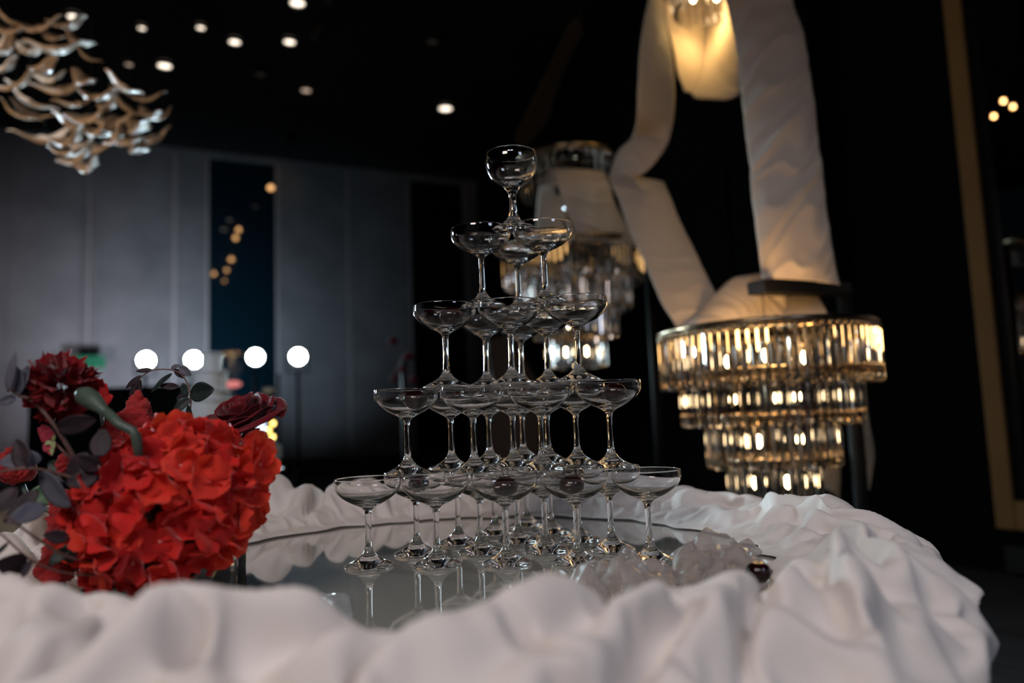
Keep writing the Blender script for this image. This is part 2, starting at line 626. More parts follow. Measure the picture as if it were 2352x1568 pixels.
# ------------------------------------------------------------------ four stage lamps shining this way
M_STAGE = emit('stage_lamp_lens', (0.86, 0.97, 1.0), 130)
rig = [(336, 827, 'leftmost'), (445, 826, 'second from left'), (587, 820, 'second from right'), (685, 819, 'rightmost')]
for k, (u, v, w_) in enumerate(rig):
    d = 7.4
    p = at(u, v, d)
    lab = {0: 'glaring white stage lamp behind the thin wilted stem, leftmost of four',
           1: 'glaring white stage lamp partly hidden behind the white cake',
           2: 'glaring white stage lamp in front of the dark wall strip',
           3: 'glaring white stage lamp before the right grey wall panels'}[k]
    t = thing('stage_lamp', lab, 'stage light', (p.x, p.y, 0), 'stage lamps on stands facing the table')
    ax = (Vector((0, 1, 0.9)) - p).normalized()
    hp = p - ax * 0.14
    MB().lathe([(0, -0.14), (0.05, -0.13), (0.075, -0.04), (0.085, 0.13), (0.092, 0.14), (0.086, 0.14), (0.08, 0.12), (0, 0.10)], 28, hp + ax * 0.0, ax).build('housing', M_BLACKMETAL, t)
    MB().lathe([(0, 0.0), (0.074, 0.0), (0.074, 0.008), (0.04, 0.016), (0, 0.018)], 28, p - ax * 0.018, ax).build('lens', M_STAGE, t)
    yk = MB()
    yk.path([hp + Vector((-0.11, 0, 0.02)), hp + Vector((-0.11, 0, -0.16)), hp + Vector((0.11, 0, -0.16)), hp + Vector((0.11, 0, 0.02))], 0.01, 6)
    yk.build('yoke', M_BLACKMETAL, t)
    MB().path([(hp.x, hp.y, hp.z - 0.16), (hp.x, hp.y, 0.25)], 0.018, 8).build('pole', M_BLACKMETAL, t)
    for a in range(3):
        an = a * 2 * PI / 3 + 0.4
        MB().path([(hp.x, hp.y, 0.5), (hp.x + 0.4 * math.cos(an), hp.y + 0.4 * math.sin(an), 0.015)], 0.011, 6).build('leg', M_BLACKMETAL, t)
    spot_light('stage_lamp_beam', p + ax * 0.03, (0.25 + (k - 1.5) * 0.5, 1.3, 1.0), 52, 150, (0.62, 0.88, 1.0), 0.07, 0.6)

# exit sign high on a bracket in front of the left wall
p = wall_pt(205, 832, 0.5)
t = thing('exit_sign', 'small dim green exit sign beside the dark carnation', 'sign', tuple(p))
rot = Matrix((WD, WN, (0, 0, 1))).transposed()
MB().box(p, (0.44, 0.05, 0.20), rot).build('sign_box', mat('sign_green_face', (0.0, 0.12, 0.06), rough=0.4, emis=((0.0, 0.30, 0.17), 0.05), bump=(20, 0.05)), t, smooth=False, bevel=0.008)
M_SIGNG = emit('sign_glyph_green', (0.05, 0.6, 0.32), 0.2)
for dx, wd, h in ((-0.15, 0.05, 0.12), (-0.06, 0.07, 0.1), (0.04, 0.05, 0.13), (0.14, 0.08, 0.05)):
    MB().box(p + WD * dx + WN * 0.028, (wd, 0.008, h), rot).build('pictogram_bar', M_SIGNG, t, smooth=False)
MB().path([p + Vector((0, 0, 0.1)), (p.x, p.y, CEIL - 0.01)], 0.008, 6).build('hanging_rod', M_BLACKMETAL, t)

# ------------------------------------------------------------------ dark console and cake table behind the flowers
M_CONSOLE = mat('black_console', (0.006, 0.012, 0.017), rough=0.5, bump=(30, 0.1))
a, b_ = at(60, 897, 6.0), at(438, 897, 6.0)
t = thing('bar_counter', 'long black counter standing before the left wall behind the flowers', 'counter', ((a.x + b_.x) / 2, 6.3, 0))
MB().box(((a.x + b_.x) / 2, 6.3, a.z / 2 - 0.02), (b_.x - a.x, 0.55, a.z - 0.04)).build('body', M_CONSOLE, t, smooth=False, bevel=0.01)
MB().box(((a.x + b_.x) / 2, 6.3, a.z - 0.015), (b_.x - a.x + 0.08, 0.62, 0.03)).build('countertop', M_BLACKMETAL, t, smooth=False, bevel=0.006)
for k in range(4):
    x = a.x + (b_.x - a.x) * (k + 0.5) / 4
    MB().box((x, 6.02, a.z / 2), ((b_.x - a.x) / 4 - 0.04, 0.02, a.z - 0.2)).build('front_panel', M_CONSOLE, t, smooth=False, bevel=0.005)

DC = 4.5
M_ICING = mat('white_icing', (0.70, 0.72, 0.74), rough=0.55, bump=(120, 0.1), sub=0)
M_TCLOTH = fabric('plain_white_cloth', (0.55, 0.55, 0.56), 0.15, rough=0.8, weave=500)
cc = at(478, 1003, DC)
t = thing('tiered_cake', 'white tiered wedding cake with beaded edges in front of a stage lamp', 'cake', tuple(cc))
sc = DC / FPX
tiers = [(1003, 915, 56, 0), (915, 893, 46, 0), (893, 851, 36, 4), (851, 810, 22, 6)]
M_BEAD = mat('icing_pearl', (0.75, 0.78, 0.8), rough=0.25, coat=0.5, bump=(50, 0.02))
for y0, y1, rr, dx in tiers:
    z0, z1, r = at(478, y0, DC).z, at(478, y1, DC).z, rr * sc
    MB().lathe([(0, z0), (r, z0), (r, z1 - 0.008), (r - 0.003, z1 - 0.002), (r - 0.008, z1), (0, z1)], 40, (cc.x + dx * sc, cc.y, 0)).build('cake_tier', M_ICING, t, sharp=40)
    bd = MB()
    n = int(2 * PI * r / 0.02)
    for k in range(n):
        an = 2 * PI * k / n
        bd.ball((cc.x + dx * sc + (r + 0.004) * math.cos(an), cc.y + (r + 0.004) * math.sin(an), z1 - 0.01), 0.008, 5)
    o = bd.build('pearl_border', M_BEAD, t); o['kind'] = 'stuff'
# right-hand swags of pearls
for (u0, v0, v1) in ((505, 812, 848), (514, 853, 890)):
    sw = MB()
    for k in range(9):
        q = at(u0, v0 + (v1 - v0) * k / 8, DC - 0.03)
        sw.ball(q, 0.0085, 6)
    o = sw.build('pearl_swag', M_BEAD, t); o['kind'] = 'stuff'
tt = thing('cake_table', 'round table in a white cloth under the tiered cake', 'table', (cc.x, cc.y, 0))
prof = [(0.0, cc.z - 0.001), (0.26, cc.z - 0.001), (0.275, cc.z - 0.012), (0.28, cc.z - 0.1), (0.30, 0.03)]
mb = MB(); mb.lathe([(0, cc.z - 0.02), (0.26, cc.z - 0.02), (0.26, cc.z - 0.012), (0, cc.z - 0.012)], 32, (cc.x, cc.y, 0)); mb.build('tabletop', M_BLACK, tt)
v = []
mb = MB()
NA = 120
rows = []
for r, z in [(0.001, cc.z - 0.004), (0.25, cc.z - 0.004), (0.272, cc.z - 0.012), (0.28, cc.z - 0.06), (0.285, cc.z * 0.6), (0.30, 0.02)]:
    row = []
    for k in range(NA + 1):
        an = 2 * PI * k / NA
        wv = max(0.0, (r - 0.25)) / 0.05 * 0.018 * math.sin(an * 17 + math.sin(an * 3))
        row.append((cc.x + (r + wv) * math.cos(an), cc.y + (r + wv) * math.sin(an), z))
    rows.append(row)
mb.grid(rows).build('cloth_skirt', M_TCLOTH, tt, thick=0.003)
MB().path([(cc.x, cc.y, 0.02), (cc.x, cc.y, cc.z - 0.02)], 0.04, 10).build('pedestal', M_BLACKMETAL, tt)

# pink blur built as a glowing orb, fairy lights, white flower ball on a brown plinth
q = at(533, 882, 6.5)
t = thing('pink_orb', 'small pink glowing lantern between two stage lamps', 'orb', (q.x, q.y, 0))
MB().ball(q, 0.05, 12, (1.7, 1, 0.62)).build('orb_body', emit('pink_glow', (1.0, 0.30, 0.28), 0.75), t)
MB().path([(q.x, q.y, q.z - 0.03), (q.x, q.y, 0.0)], [0.012, 0.02], 8).build('stand', M_BLACKMETAL, t)

DP = 4.0
q = at(612, 1045, DP)
pl = thing('plinth', 'brown round plinth carrying the white flower ball behind the hydrangea', 'plinth', (q.x, q.y, 0))
zt = at(612, 1076, DP).z
MB().lathe([(0, 0), (0.085, 0), (0.085, 0.03), (0.078, 0.045), (0.078, zt - 0.03), (0.088, zt - 0.015), (0.088, zt), (0, zt)], 32, (q.x, q.y, 0)).build('shaft', mat('brown_lacquer', (0.035, 0.02, 0.016), rough=0.5, bump=(20, 0.1)), pl, sharp=40)
q = q + Vector((0, 0, 0.010))
fb = thing('flower_ball', 'white flower ball on the brown plinth right of the red hydrangea', 'flowers', (q.x, q.y, zt))
M_WPET = fabric('white_petal', (0.62, 0.60, 0.58), 0.3, rough=0.7)
rnd = random.Random(3)
me = None
petal_me = []
for k in range(3):
    rows = []
    for i in range(4):
        rows.append([((j - 2) / 2 * 0.017 * math.sin(PI * (0.25 + 0.6 * i / 3)), 0.02 * i / 3 - 0.002, 0.006 * math.sin(i + k) + 0.004 * abs(j - 2)) for j in range(5)])
    petal_me.append(MB().grid(rows).mesh('petal', M_WPET))
MB().ball((q.x, q.y, q.z), 0.06, 12).build('core', M_WPET, fb)
for k in range(150):
    zz = 1 - 2 * (k + 0.5) / 150
    an = k * 2.39996
    n_ = Vector((math.sqrt(1 - zz * zz) * math.cos(an), math.sqrt(1 - zz * zz) * math.sin(an), zz))
    o = link_mesh('petal', petal_me[k % 3], fb, q + n_ * 0.062 - Vector((q.x, q.y, zt)))
    o.rotation_euler = (n_.to_track_quat('Y', 'Z') @ Euler((rnd.uniform(-.7, .2), rnd.uniform(-.4, .4), rnd.uniform(-.3, .3))).to_quaternion()).to_euler()
t = thing('fairy_light_string', 'string of warm yellow fairy lights hanging right of the dark red rose', 'fairy lights', tuple(at(618, 905, 4.3)))
pts = [at(615, 895, 4.3), at(622, 925, 4.3), at(614, 950, 4.3), at(627, 972, 4.3), at(617, 988, 4.3), at(626, 1003, 4.3), at(614, 1020, 4.3)]
MB().path([at(612, 860, 4.3)] + pts, 0.0025, 6).build('wire', M_BLACKMETAL, t)
M_FAIRY = emit('fairy_bulb', (1.0, 0.66, 0.16), 5)
for p in pts[1:]:
    MB().ball(p, 0.015, 8).build('bulb', M_FAIRY, t)
MB().ball(pts[0], 0.028, 8, (1.3, 1, .6)).build('hanger_cap', M_ICING, t)
MB().path([at(612, 862, 4.3), at(640, 858, 4.33), (at(644, 1250, 4.33).x, 4.33, 0.0)], 0.008, 6).build('hanger', M_BLACKMETAL, t)

# cream chair behind the table at far left
q = at(52, 1160, 2.7)
t = thing('banquet_chair', 'cream upholstered chair half hidden behind the table cloth at far left', 'chair', (q.x, q.y, 0))
M_CREAM = fabric('cream_boucle', (0.50, 0.42, 0.30), 0.05, rough=0.95, weave=160, bump=0.8)
zt = q.z
rows = []
for i in range(9):
    z = 0.47 + (zt - 0.47) * i / 8
    rows.append([(q.x + 0.22 * s * (1 - 0.06 * (i / 8) ** 3), q.y + 0.05 * s * s + 0.02 * i / 8, z - 0.012 * s ** 4 * (i / 8) ** 2) for s in [j / 6 - 1 for j in range(13)]])
MB().grid(rows).build('backrest', M_CREAM, t, thick=0.06, subsurf=1)
MB().box((q.x, q.y - 0.22, 0.44), (0.44, 0.44, 0.08)).build('seat', M_CREAM, t, bevel=0.03)
for sx in (-1, 1):
    for sy in (-0.42, 0.02):
        MB().path([(q.x + sx * 0.19, q.y + sy, 0.42), (q.x + sx * 0.20, q.y + sy, 0.0)], [0.018, 0.012], 8).build('leg', M_GOLD, t)

# dim stand of dark red roses left of the tower
DS = 5.2
q = at(925, 830, DS)
t = thing('flower_stand', 'dim black stand of dark red roses in the shade left of the tower', 'flowers', (q.x, q.y, 0))
M_DIMROSE = fabric('dim_red_petal', (0.16, 0.008, 0.022), 0.15, rough=0.7)
MB().path([(q.x, q.y, 0.02), (q.x, q.y, q.z)], 0.015, 8).build('pole', M_BLACKMETAL, t)
MB().lathe([(0, 0), (0.16, 0), (0.16, 0.015), (0, 0.02)], 28, (q.x, q.y, 0)).build('base', M_BLACKMETAL, t)
rnd = random.Random(8)
for k, (u, v, r) in enumerate(((903, 782, .05), (938, 818, .055), (922, 848, .05), (905, 868, .04), (948, 872, .05), (960, 905, .04), (930, 900, .05))):
    p = at(u, v, DS)
    mb = MB()
    for j in range(16):
        an, tl = j * 2.4, 0.25 + j * 0.08
        rows = []
        for i in range(4):
            rr = r * (0.25 + 0.05 * j) * math.sin(0.5 + i * 0.6)
            rows.append([(p.x + rr * math.cos(an + s * 0.7), p.y + rr * math.sin(an + s * 0.7), p.z - r * .5 + r * (1.15 - 0.05 * j) * i / 3) for s in (-1, -.5, 0, .5, 1)])
        mb.grid(rows)
    mb.build('rose_head', M_DIMROSE, t)
    MB().path([p - Vector((0, 0, r * .5)), (q.x, q.y, q.z - 0.12)], 0.004, 6).build('stem', M_BLACKMETAL, t)

# ------------------------------------------------------------------ hanging mobile of pearly birds
M_BIRD = mat('pearl_glass_bird', (0.66, 0.48, 0.33), rough=0.35, spec=0.5, coat=0.3, var=(0.50, 0.36, 0.25), noise_scale=30, bump=(90, 0.3))
rows = []
NS, NCH = 20, 5
for j in range(NCH):
    row = []
    for i in range(NS + 1):
        s = i / NS * 2 - 1
        ch = 0.46 * (1 - abs(s) ** 1.6) ** 0.8 + 0.14
        y = (j / (NCH - 1) - 0.5) * ch + 0.10 * s * s
        z = 0.42 * abs(s) ** 1.5 - 0.20 * abs(s) ** 4 - 0.06 * math.sin(abs(s) * PI * 1.6) + 0.03 * math.cos(y * 9)
        row.append((s, y, z))
    rows.append(row)
wing = MB().grid(rows)
bm = MB()
T_ = 0.07
n0 = len(wing.v)
top = [(x, y, z + T_ * (1.1 - abs(x))) for x, y, z in wing.v]
botm = [(x, y, z - T_ * (1.1 - abs(x))) for x, y, z in wing.v]
bm.v = top + botm
bm.f = list(wing.f) + [tuple(reversed([i + n0 for i in f])) for f in wing.f]
edge = [i for i in range(NS + 1)] + [(j + 1) * (NS + 1) - 1 for j in range(1, NCH)] + [NCH * (NS + 1) - 1 - i for i in range(1, NS + 1)] + [j * (NS + 1) for j in range(NCH - 2, 0, -1)]
for a, b_ in zip(edge, edge[1:] + edge[:1]):
    bm.f.append((b_, a, a + n0, b_ + n0))
wing_me = bm.mesh('wings', M_BIRD)
body_me = MB().lathe([(0, -0.42), (0.02, -0.40), (0.10, -0.22), (0.13, 0.0), (0.10, 0.2), (0.06, 0.30), (0.07, 0.36), (0.045, 0.42), (0.01, 0.48), (0, 0.50)], 10, (0, 0, -0.02), (0, 1, 0)).mesh('body', M_BIRD)
BD = 3.0
mob = thing('hanging_bird_mobile', 'cluster of pearly glass birds hanging from the ceiling at top left', 'chandelier', tuple(at(170, 200, BD)) )
mw = Vector(mob.location)
wires = MB()
rnd = random.Random(21)
BIRDS = [(20, 70, 95, 15), (88, 62, 120, -20), (150, 58, 105, 25), (62, 118, 95, 30), (128, 112, 120, -35), (5, 158, 100, 10), (178, 95, 90, 35),
         (200, 130, 60, 50), (34, 196, 120, -25), (95, 158, 100, -15), (66, 232, 110, 20), (140, 205, 120, -30), (192, 186, 100, 40), (118, 182, 90, 10),
         (226, 222, 110, -10), (282, 198, 85, 25), (330, 226, 95, -15), (72, 262, 100, 35), (178, 238, 95, -35), (248, 246, 90, 20), (205, 272, 120, -15),
         (292, 246, 100, 30), (258, 280, 105, -25), (346, 262, 80, 40), (374, 268, 60, -50), (318, 296, 120, 20), (232, 304, 115, -5), (12, 40, 80, 40),
         (102, 318, 130, -20), (160, 324, 115, 15), (206, 340, 125, -10), (288, 324, 115, 25), (318, 344, 105, 12), (352, 318, 90, -15), (182, 362, 120, -25), (206, 384, 100, -8),
         (150, 352, 90, 30), (268, 318, 90, -30), (8, 110, 100, -40), (40, 262, 90, 50), (168, 290, 90, 20), (120, 84, 80, 60)]
for k, (u, v, sz, an) in enumerate(BIRDS):
    d = BD + rnd.uniform(-0.35, 0.35)
    p = at(u, v, d)
    s = sz / FPX * d * 0.56
    bo = link_mesh('bird', wing_me, mob, p - mw, scale=(s, s, s))
    bo.rotation_euler = (rnd.uniform(0.1, 0.9), math.radians(an * 0.6) + rnd.uniform(-.2, .2), rnd.uniform(-0.9, 0.9))
    o = link_mesh('bird_body', body_me, bo)
    wires.path([p, (p.x, p.y, CEIL - 0.03)], 0.0006, 4, cap=False)
o = wires.build('hanging_wires', mat('fine_steel_wire', (0.03, 0.03, 0.03), rough=0.5, metal=0.6, bump=(50, 0.05)), mob)
o['kind'] = 'stuff'
p = at(170, 60, BD)
MB().lathe([(0, CEIL - 0.05), (0.6, CEIL - 0.05), (0.62, CEIL - 0.03), (0.62, CEIL - 0.001), (0, CEIL - 0.001)], 40, (p.x, p.y, 0)).build('ceiling_plate', M_BLACKMETAL, mob)

# ------------------------------------------------------------------ crystal chandeliers held on black stands
def rod_mesh(name, L, r):
    v, f = [], []
    n = 6
    lv = [(0.0, 0.55), (-0.006, 1.0), (-L + 0.01, 1.0), (-L, 0.45)]
    for z, q in lv:
        for k in range(n):
            a = 2 * PI * k / n
            rr = r * q * (1.0 if k % 2 == 0 else 0.72)
            v.append((rr * math.cos(a), rr * math.sin(a), z))
    for i in range(3):
        for k in range(n):
            q = (k + 1) % n
            f.append((i * n + k, (i + 1) * n + k, (i + 1) * n + q, i * n + q))
    f.append(tuple(range(n)))
    f.append(tuple(reversed(range(3 * n, 4 * n))))
    me = bpy.data.meshes.new(name)
    me.from_pydata(v, [], f)
    me.materials.append(M_CRYSTAL)
    return me


M_RINGGOLD = mat('chandelier_gold', (0.34, 0.26, 0.17), rough=0.25, metal=1.0, bump=(150, 0.05))


def chandelier(label, c, ztop, tiers, lit, glow, crown=None):
    """tiers: (radius, drop of its ring below ztop, rods, rod length)"""
    t = thing('crystal_chandelier', label, 'chandelier', (c[0], c[1], ztop), 'crystal chandeliers on black stands')
    allt = list(tiers)
    if crown:
        allt.append(crown)
    for ti, (R, dz, n, L) in enumerate(allt):
        z = ztop - dz
        rg = MB()
        rg.torus((c[0], c[1], z), R, 0.009, 72, 8)
        rg.torus((c[0], c[1], z - 0.012), R - 0.014, 0.006, 72, 6)
        if ti == 0 or (crown and ti == len(allt) - 1):
            for k in range(6):
                a = k * PI / 3 + 0.3
                rg.path([(c[0], c[1], z + 0.005), (c[0] + R * math.cos(a), c[1] + R * math.sin(a), z + 0.005)], 0.006, 6)
        rg.build('gold_ring', M_RINGGOLD, t)
        cl = MB()
        for k in range(n):
            a = 2 * PI * k / n
            cl.ball((c[0] + (R + 0.002) * math.cos(a), c[1] + (R + 0.002) * math.sin(a), z - 0.014), 0.0075, 4)
        o = cl.build('ring_beads', M_RINGGOLD, t)
        o['kind'] = 'stuff'
        me = rod_mesh('crystal_rod', L, PI * R / n * 0.66)
        for k in range(n):
            a = 2 * PI * k / n
            q = link_mesh('crystal_rod', me, t, (R * math.cos(a), R * math.sin(a), -dz - 0.02))
            q.rotation_euler = (0, 0, a + PI / 6)
    mb = MB()
    mb.path([(c[0], c[1], ztop + (0.0 if not crown else -crown[1])), (c[0], c[1], ztop - tiers[-1][1] - 0.02)], 0.012, 8)
    for R, dz, n, L in tiers[1:]:
        for k in range(4):
            a = k * PI / 2
            mb.path([(c[0], c[1], ztop - dz + 0.01), (c[0] + R * math.cos(a), c[1] + R * math.sin(a), ztop - dz + 0.004)], 0.004, 6)
    mb.build('stem_and_spokes', M_RINGGOLD, t)
    for ti, (R, dz, n, L) in enumerate(tiers):
        for k in range(3 if R > 0.16 else 2):
            if lit != 'all' and (ti, k) not in lit:
                continue
            a = k * 2 * PI / 3 + ti * 0.8 - 1.9
            rr = min(0.16, R * 0.42)
            p = (c[0] + rr * math.cos(a), c[1] + rr * math.sin(a), ztop - dz - L * 0.55)
            MB().ball(p, 0.011, 8, (1, 1, 1.9)).build('bulb', M_BULB, t)
            MB().path([(p[0], p[1], p[2] + 0.02), (p[0], p[1], p[2] + 0.06)], 0.011, 8).build('bulb_holder', M_RINGGOLD, t)
    point_light('chandelier_glow', (c[0] - 0.03, c[1] - 0.14, ztop - 0.02), glow, (1.0, 0.57, 0.21), 0.06)
    return t


T1 = [(0.335, 0.0, 80, 0.165), (0.275, 0.138, 66, 0.15), (0.202, 0.276, 50, 0.145), (0.142, 0.414, 36, 0.145)]
c1 = at(1754, 752, 2.37)
chandelier('four tiered crystal chandelier glowing warm gold to the right of the tower', (c1.x, 2.37 + 0.0), c1.z - 0.01, T1, 'all', 6.0)
c2 = at(1313, 575, 3.49)
chandelier('dimmer crystal chandelier behind the top right of the glass tower', (c2.x, 3.49), c2.z, T1,
           {(2, 1), (3, 0), (3, 1)}, 0.25, crown=(0.235, -0.45, 40, 0.16))
c3 = at(1612, -168, 3.0)
T3 = [(0.335, 0.0, 40, 0.165), (0.275, 0.138, 40, 0.15), (0.202, 0.276, 36, 0.145), (0.142, 0.414, 30, 0.145)]
c3z = at(1612, 18, 3.0).z + 0.414 + 0.145
chandelier('crystal chandelier mostly above the frame whose lowest tips hang inside the gold lit ribbon', (c3.x, 3.0), c3z, T3, 'all', 3)
point_light('chandelier_glow', (c3.x + 0.01, 3.08, at(1612, 30, 3.0).z), 3.0, (1.0, 0.62, 0.20), 0.04)


def stand(label, pole_uv, d, tip_uv, tip_d, top_z=None):
    """pole from the floor up to an arm that reaches over a chandelier"""
    a = at(*pole_uv, d)
    b = at(*tip_uv, tip_d)
    t = thing('chandelier_stand', label, 'stand', (a.x, a.y, 0), 'black stands carrying the chandeliers')
    z = a.z if top_z is None else top_z
    MB().path([(a.x, a.y, 0.015), (a.x, a.y, z)], 0.026, 12).build('pole', M_BLACKMETAL, t)
    m_ = (a + b) / 2
    dr = (b - a)
    L = dr.length
    rot = dr.to_track_quat('X', 'Z').to_matrix()
    MB().box((m_.x, m_.y, m_.z), (L, 0.07, 0.044), rot).build('arm', M_BLACKMETAL, t, smooth=False, bevel=0.004)
    MB().lathe([(0, 0), (0.24, 0), (0.24, 0.012), (0.03, 0.02), (0, 0.02)], 36, (a.x, a.y, 0)).build('base_plate', M_BLACKMETAL, t, sharp=30)
    MB().path([b + Vector((0.028, 0.02, 0)), b + Vector((0.028, 0.025, -0.12))], 0.002, 6).build('hook', M_BLACKMETAL, t)
    return t


stand('black stand whose arm reaches over the brightest chandelier', (1938, 664), 2.62, (1736, 660), 2.34)
stand('black stand behind the dimmer chandelier with its arm across the ribbon', (1482, 440), 3.75, (1287, 434), 3.25)
p = at(1612, -120, 3.0)
st3 = stand('black stand reaching above the frame to the topmost chandelier', (1760, -560), 3.55, (1600, -575), 3.0)

# ------------------------------------------------------------------ wide ribbon winding between the chandeliers
def spline(a, t):
    """Catmull-Rom through a list of tuples"""
    n = len(a) - 1
    x = t * n
    i = min(int(x), n - 1)
    f = x - i
    p0, p1, p2, p3 = a[max(i - 1, 0)], a[i], a[i + 1], a[min(i + 2, n)]
    return [0.5 * ((2 * q1) + (-q0 + q2) * f + (2 * q0 - 5 * q1 + 4 * q2 - q3) * f * f + (-q0 + 3 * q1 - 3 * q2 + q3) * f ** 3)
            for q0, q1, q2, q3 in zip(p0, p1, p2, p3)]


def ribbon(name, secs, parent, nl=90, nw=28, wr=0.010, seed=1, diag=7.0, bow=0.03, m=None, flip=1.0):
    """secs: (u_left, v_left, u_right, v_right, depth_left, depth_right) down the ribbon"""
    rows = []
    rn = random.Random(seed)
    ph = [rn.uniform(0, 6.28) for _ in range(6)]
    for i in range(nl + 1):
        t = i / nl
        uL, vL, uR, vR, dL, dR = spline(secs, t)
        A, B = at(uL, vL, dL), at(uR, vR, dR)
        row = []
        for j in range(nw + 1):
            s = j / nw
            p = A.lerp(B, s)
            nz = mnoise.noise(Vector((s * 1.3 + seed, t * len(secs) * 0.6 - s * 1.1 * flip, seed * 3.1)))
            q = (t * len(secs) * 0.9 - s * 0.85 * flip + nz * 0.8) * diag + ph[0]
            crease = (1 - abs(math.sin(q * 0.5))) ** 1.6 * (0.5 + 0.5 * math.sin(q * 0.23 + ph[1])) + 0.5 * (1 - abs(math.sin(q * 1.1 + ph[2]))) ** 2
            edge = 0.35 + 0.65 * (4 * s * (1 - s)) ** 0.5
            dy = -wr * crease * edge - bow * 4 * s * (1 - s) + 0.004 * mnoise.noise(p * 14)
            row.append((p.x, p.y + dy, p.z))
        rows.append(row)
    return MB().grid(rows).build(name, m or M_RIBBON, parent, thick=0.002)


rb = thing('draped_ribbon', 'wide ivory ribbon winding up and down between the three chandeliers', 'ribbon', tuple(at(1800, 500, 2.4)))
ribbon('right_fall', [(1600, -260, 1770, -300, 2.9, 2.9), (1625, -110, 1795, -150, 2.7, 2.7), (1663, -5, 1818, -5, 2.6, 2.55), (1686, 89, 1843, 70, 2.5, 2.46), (1699, 179, 1860, 165, 2.46, 2.42), (1708, 268, 1872, 262, 2.43, 2.4),
                      (1721, 379, 1884, 357, 2.4, 2.37), (1726, 446, 1894, 446, 2.38, 2.36), (1739, 558, 1909, 558, 2.36, 2.35), (1750, 640, 1928, 655, 2.36, 2.37)], rb, 170, 36, 0.022, 2, 4.0, flip=-1.6)
ribbon('left_fall', [(1500, -80, 1525, -80, 2.70, 2.84), (1489, 0, 1520, 0, 2.70, 2.84), (1479, 50, 1530, 67, 2.68, 2.86), (1470, 115, 1542, 125, 2.68, 2.88), (1465, 201, 1549, 190, 2.70, 2.90), (1462, 277, 1547, 268, 2.80, 2.94),
                     (1452, 314, 1536, 324, 3.02, 2.94)], rb, 80, 18, 0.006, 3, 4.0, 0.015)
ribbon('left_twist', [(1460, 290, 1545, 285, 3.0, 2.98), (1448, 320, 1533, 330, 3.02, 2.96), (1424, 342, 1507, 370, 3.05, 2.98), (1409, 372, 1482, 396, 3.1, 3.0), (1400, 408, 1455, 412, 3.15, 3.05)], rb, 50, 18, 0.012, 4, 9.0, 0.02)
ribbon('gold_lit_loop', [(1510, -60, 1634, -60, 3.2, 3.35), (1520, 0, 1632, 0, 3.2, 3.34), (1531, 55, 1628, 50, 3.2, 3.32), (1546, 110, 1622, 105, 3.18, 3.28), (1556, 165, 1612, 165, 3.12, 3.2), (1572, 210, 1602, 224, 3.06, 3.1)], rb, 70, 20, 0.005, 5, 3.0, 0.01)
ribbon('brown_lit_loop', [(1628, -60, 1680, -40, 3.34, 2.95), (1628, 0, 1684, 15, 3.32, 2.95), (1624, 50, 1690, 75, 3.3, 2.95), (1619, 108, 1696, 134, 3.26, 2.95), (1610, 165, 1699, 180, 3.18, 2.95), (1590, 214, 1698, 216, 3.08, 2.95), (1604, 226, 1668, 230, 3.04, 2.97)], rb, 70, 20, 0.006, 6, 3.0, 0.0)
ribbon('diagonal_fall', [(1398, 404, 1524, 418, 3.05, 3.15), (1407, 428, 1530, 430, 2.98, 3.08), (1420, 455, 1543, 462, 2.94, 3.0), (1440, 513, 1560, 505, 2.85, 2.95), (1480, 603, 1590, 565, 2.7, 2.85), (1520, 695, 1622, 632, 2.55, 2.7), (1562, 762, 1652, 690, 2.5, 2.58)], rb, 120, 28, 0.010, 7, 4.0, 0.02)
ribbon('gold_lit_knot', [(1561, 760, 1590, 764, 2.50, 2.44), (1600, 715, 1648, 764, 2.52, 2.46), (1645, 672, 1712, 755, 2.55, 2.48), (1682, 640, 1762, 742, 2.58, 2.50), (1722, 632, 1800, 738, 2.6, 2.5), (1745, 628, 1806, 690, 2.6, 2.52)], rb, 80, 24, 0.016, 8, 8.0, 0.03)
ribbon('lower_lap', [(1742, 664, 1770, 745, 2.60, 2.48), (1806, 666, 1820, 742, 2.60, 2.48), (1840, 668, 1862, 740, 2.60, 2.48), (1872, 672, 1906, 740, 2.60, 2.48)], rb, 50, 18, 0.004, 9, 3.0, 0.01)
ribbon('hanging_tail', [(1935, 800, 1965, 800, 2.7, 2.72), (1951, 868, 1983, 866, 2.7, 2.72), (1957, 930, 1991, 930, 2.7, 2.74), (1959, 985, 1998, 985, 2.72, 2.78), (1990, 1020, 2007, 1035, 2.78, 2.84), (1990, 1085, 2003, 1090, 2.8, 2.86), (1974, 1150, 1994, 1132, 2.76, 2.84)], rb, 70, 14, 0.004, 10, 3.0, 0.01)
ribbon('lit_inner_tail', [(1957, 1000, 1982, 1002, 2.76, 2.8), (1958, 1020, 1990, 1018, 2.76, 2.82), (1964, 1060, 1990, 1055, 2.76, 2.82), (1972, 1110, 1985, 1105, 2.76, 2.8), (1973, 1150, 1979, 1146, 2.76, 2.78)], rb, 40, 10, 0.003, 11, 3.0, 0.0)
ribbon('lower_left_tail', [(1925, 985, 1935, 1000, 2.75, 2.75), (1890, 1020, 1930, 1060, 2.72, 2.75), (1866, 1060, 1930, 1110, 2.7, 2.74), (1885, 1105, 1929, 1144, 2.72, 2.74), (1926, 1140, 1930, 1146, 2.74, 2.75)], rb, 40, 14, 0.004, 12, 3.0, 0.01)
ribbon('upper_lap', [(1262, 387, 1387, 395, 3.3, 3.3), (1270, 395, 1390, 400, 3.26, 3.26), (1283, 430, 1402, 428, 3.2, 3.2), (1296, 470, 1412, 466, 3.2, 3.2), (1312, 510, 1440, 520, 3.22, 3.22), (1332, 556, 1470, 566, 3.25, 3.25)], rb, 70, 24, 0.008, 13, 4.0, 0.02)
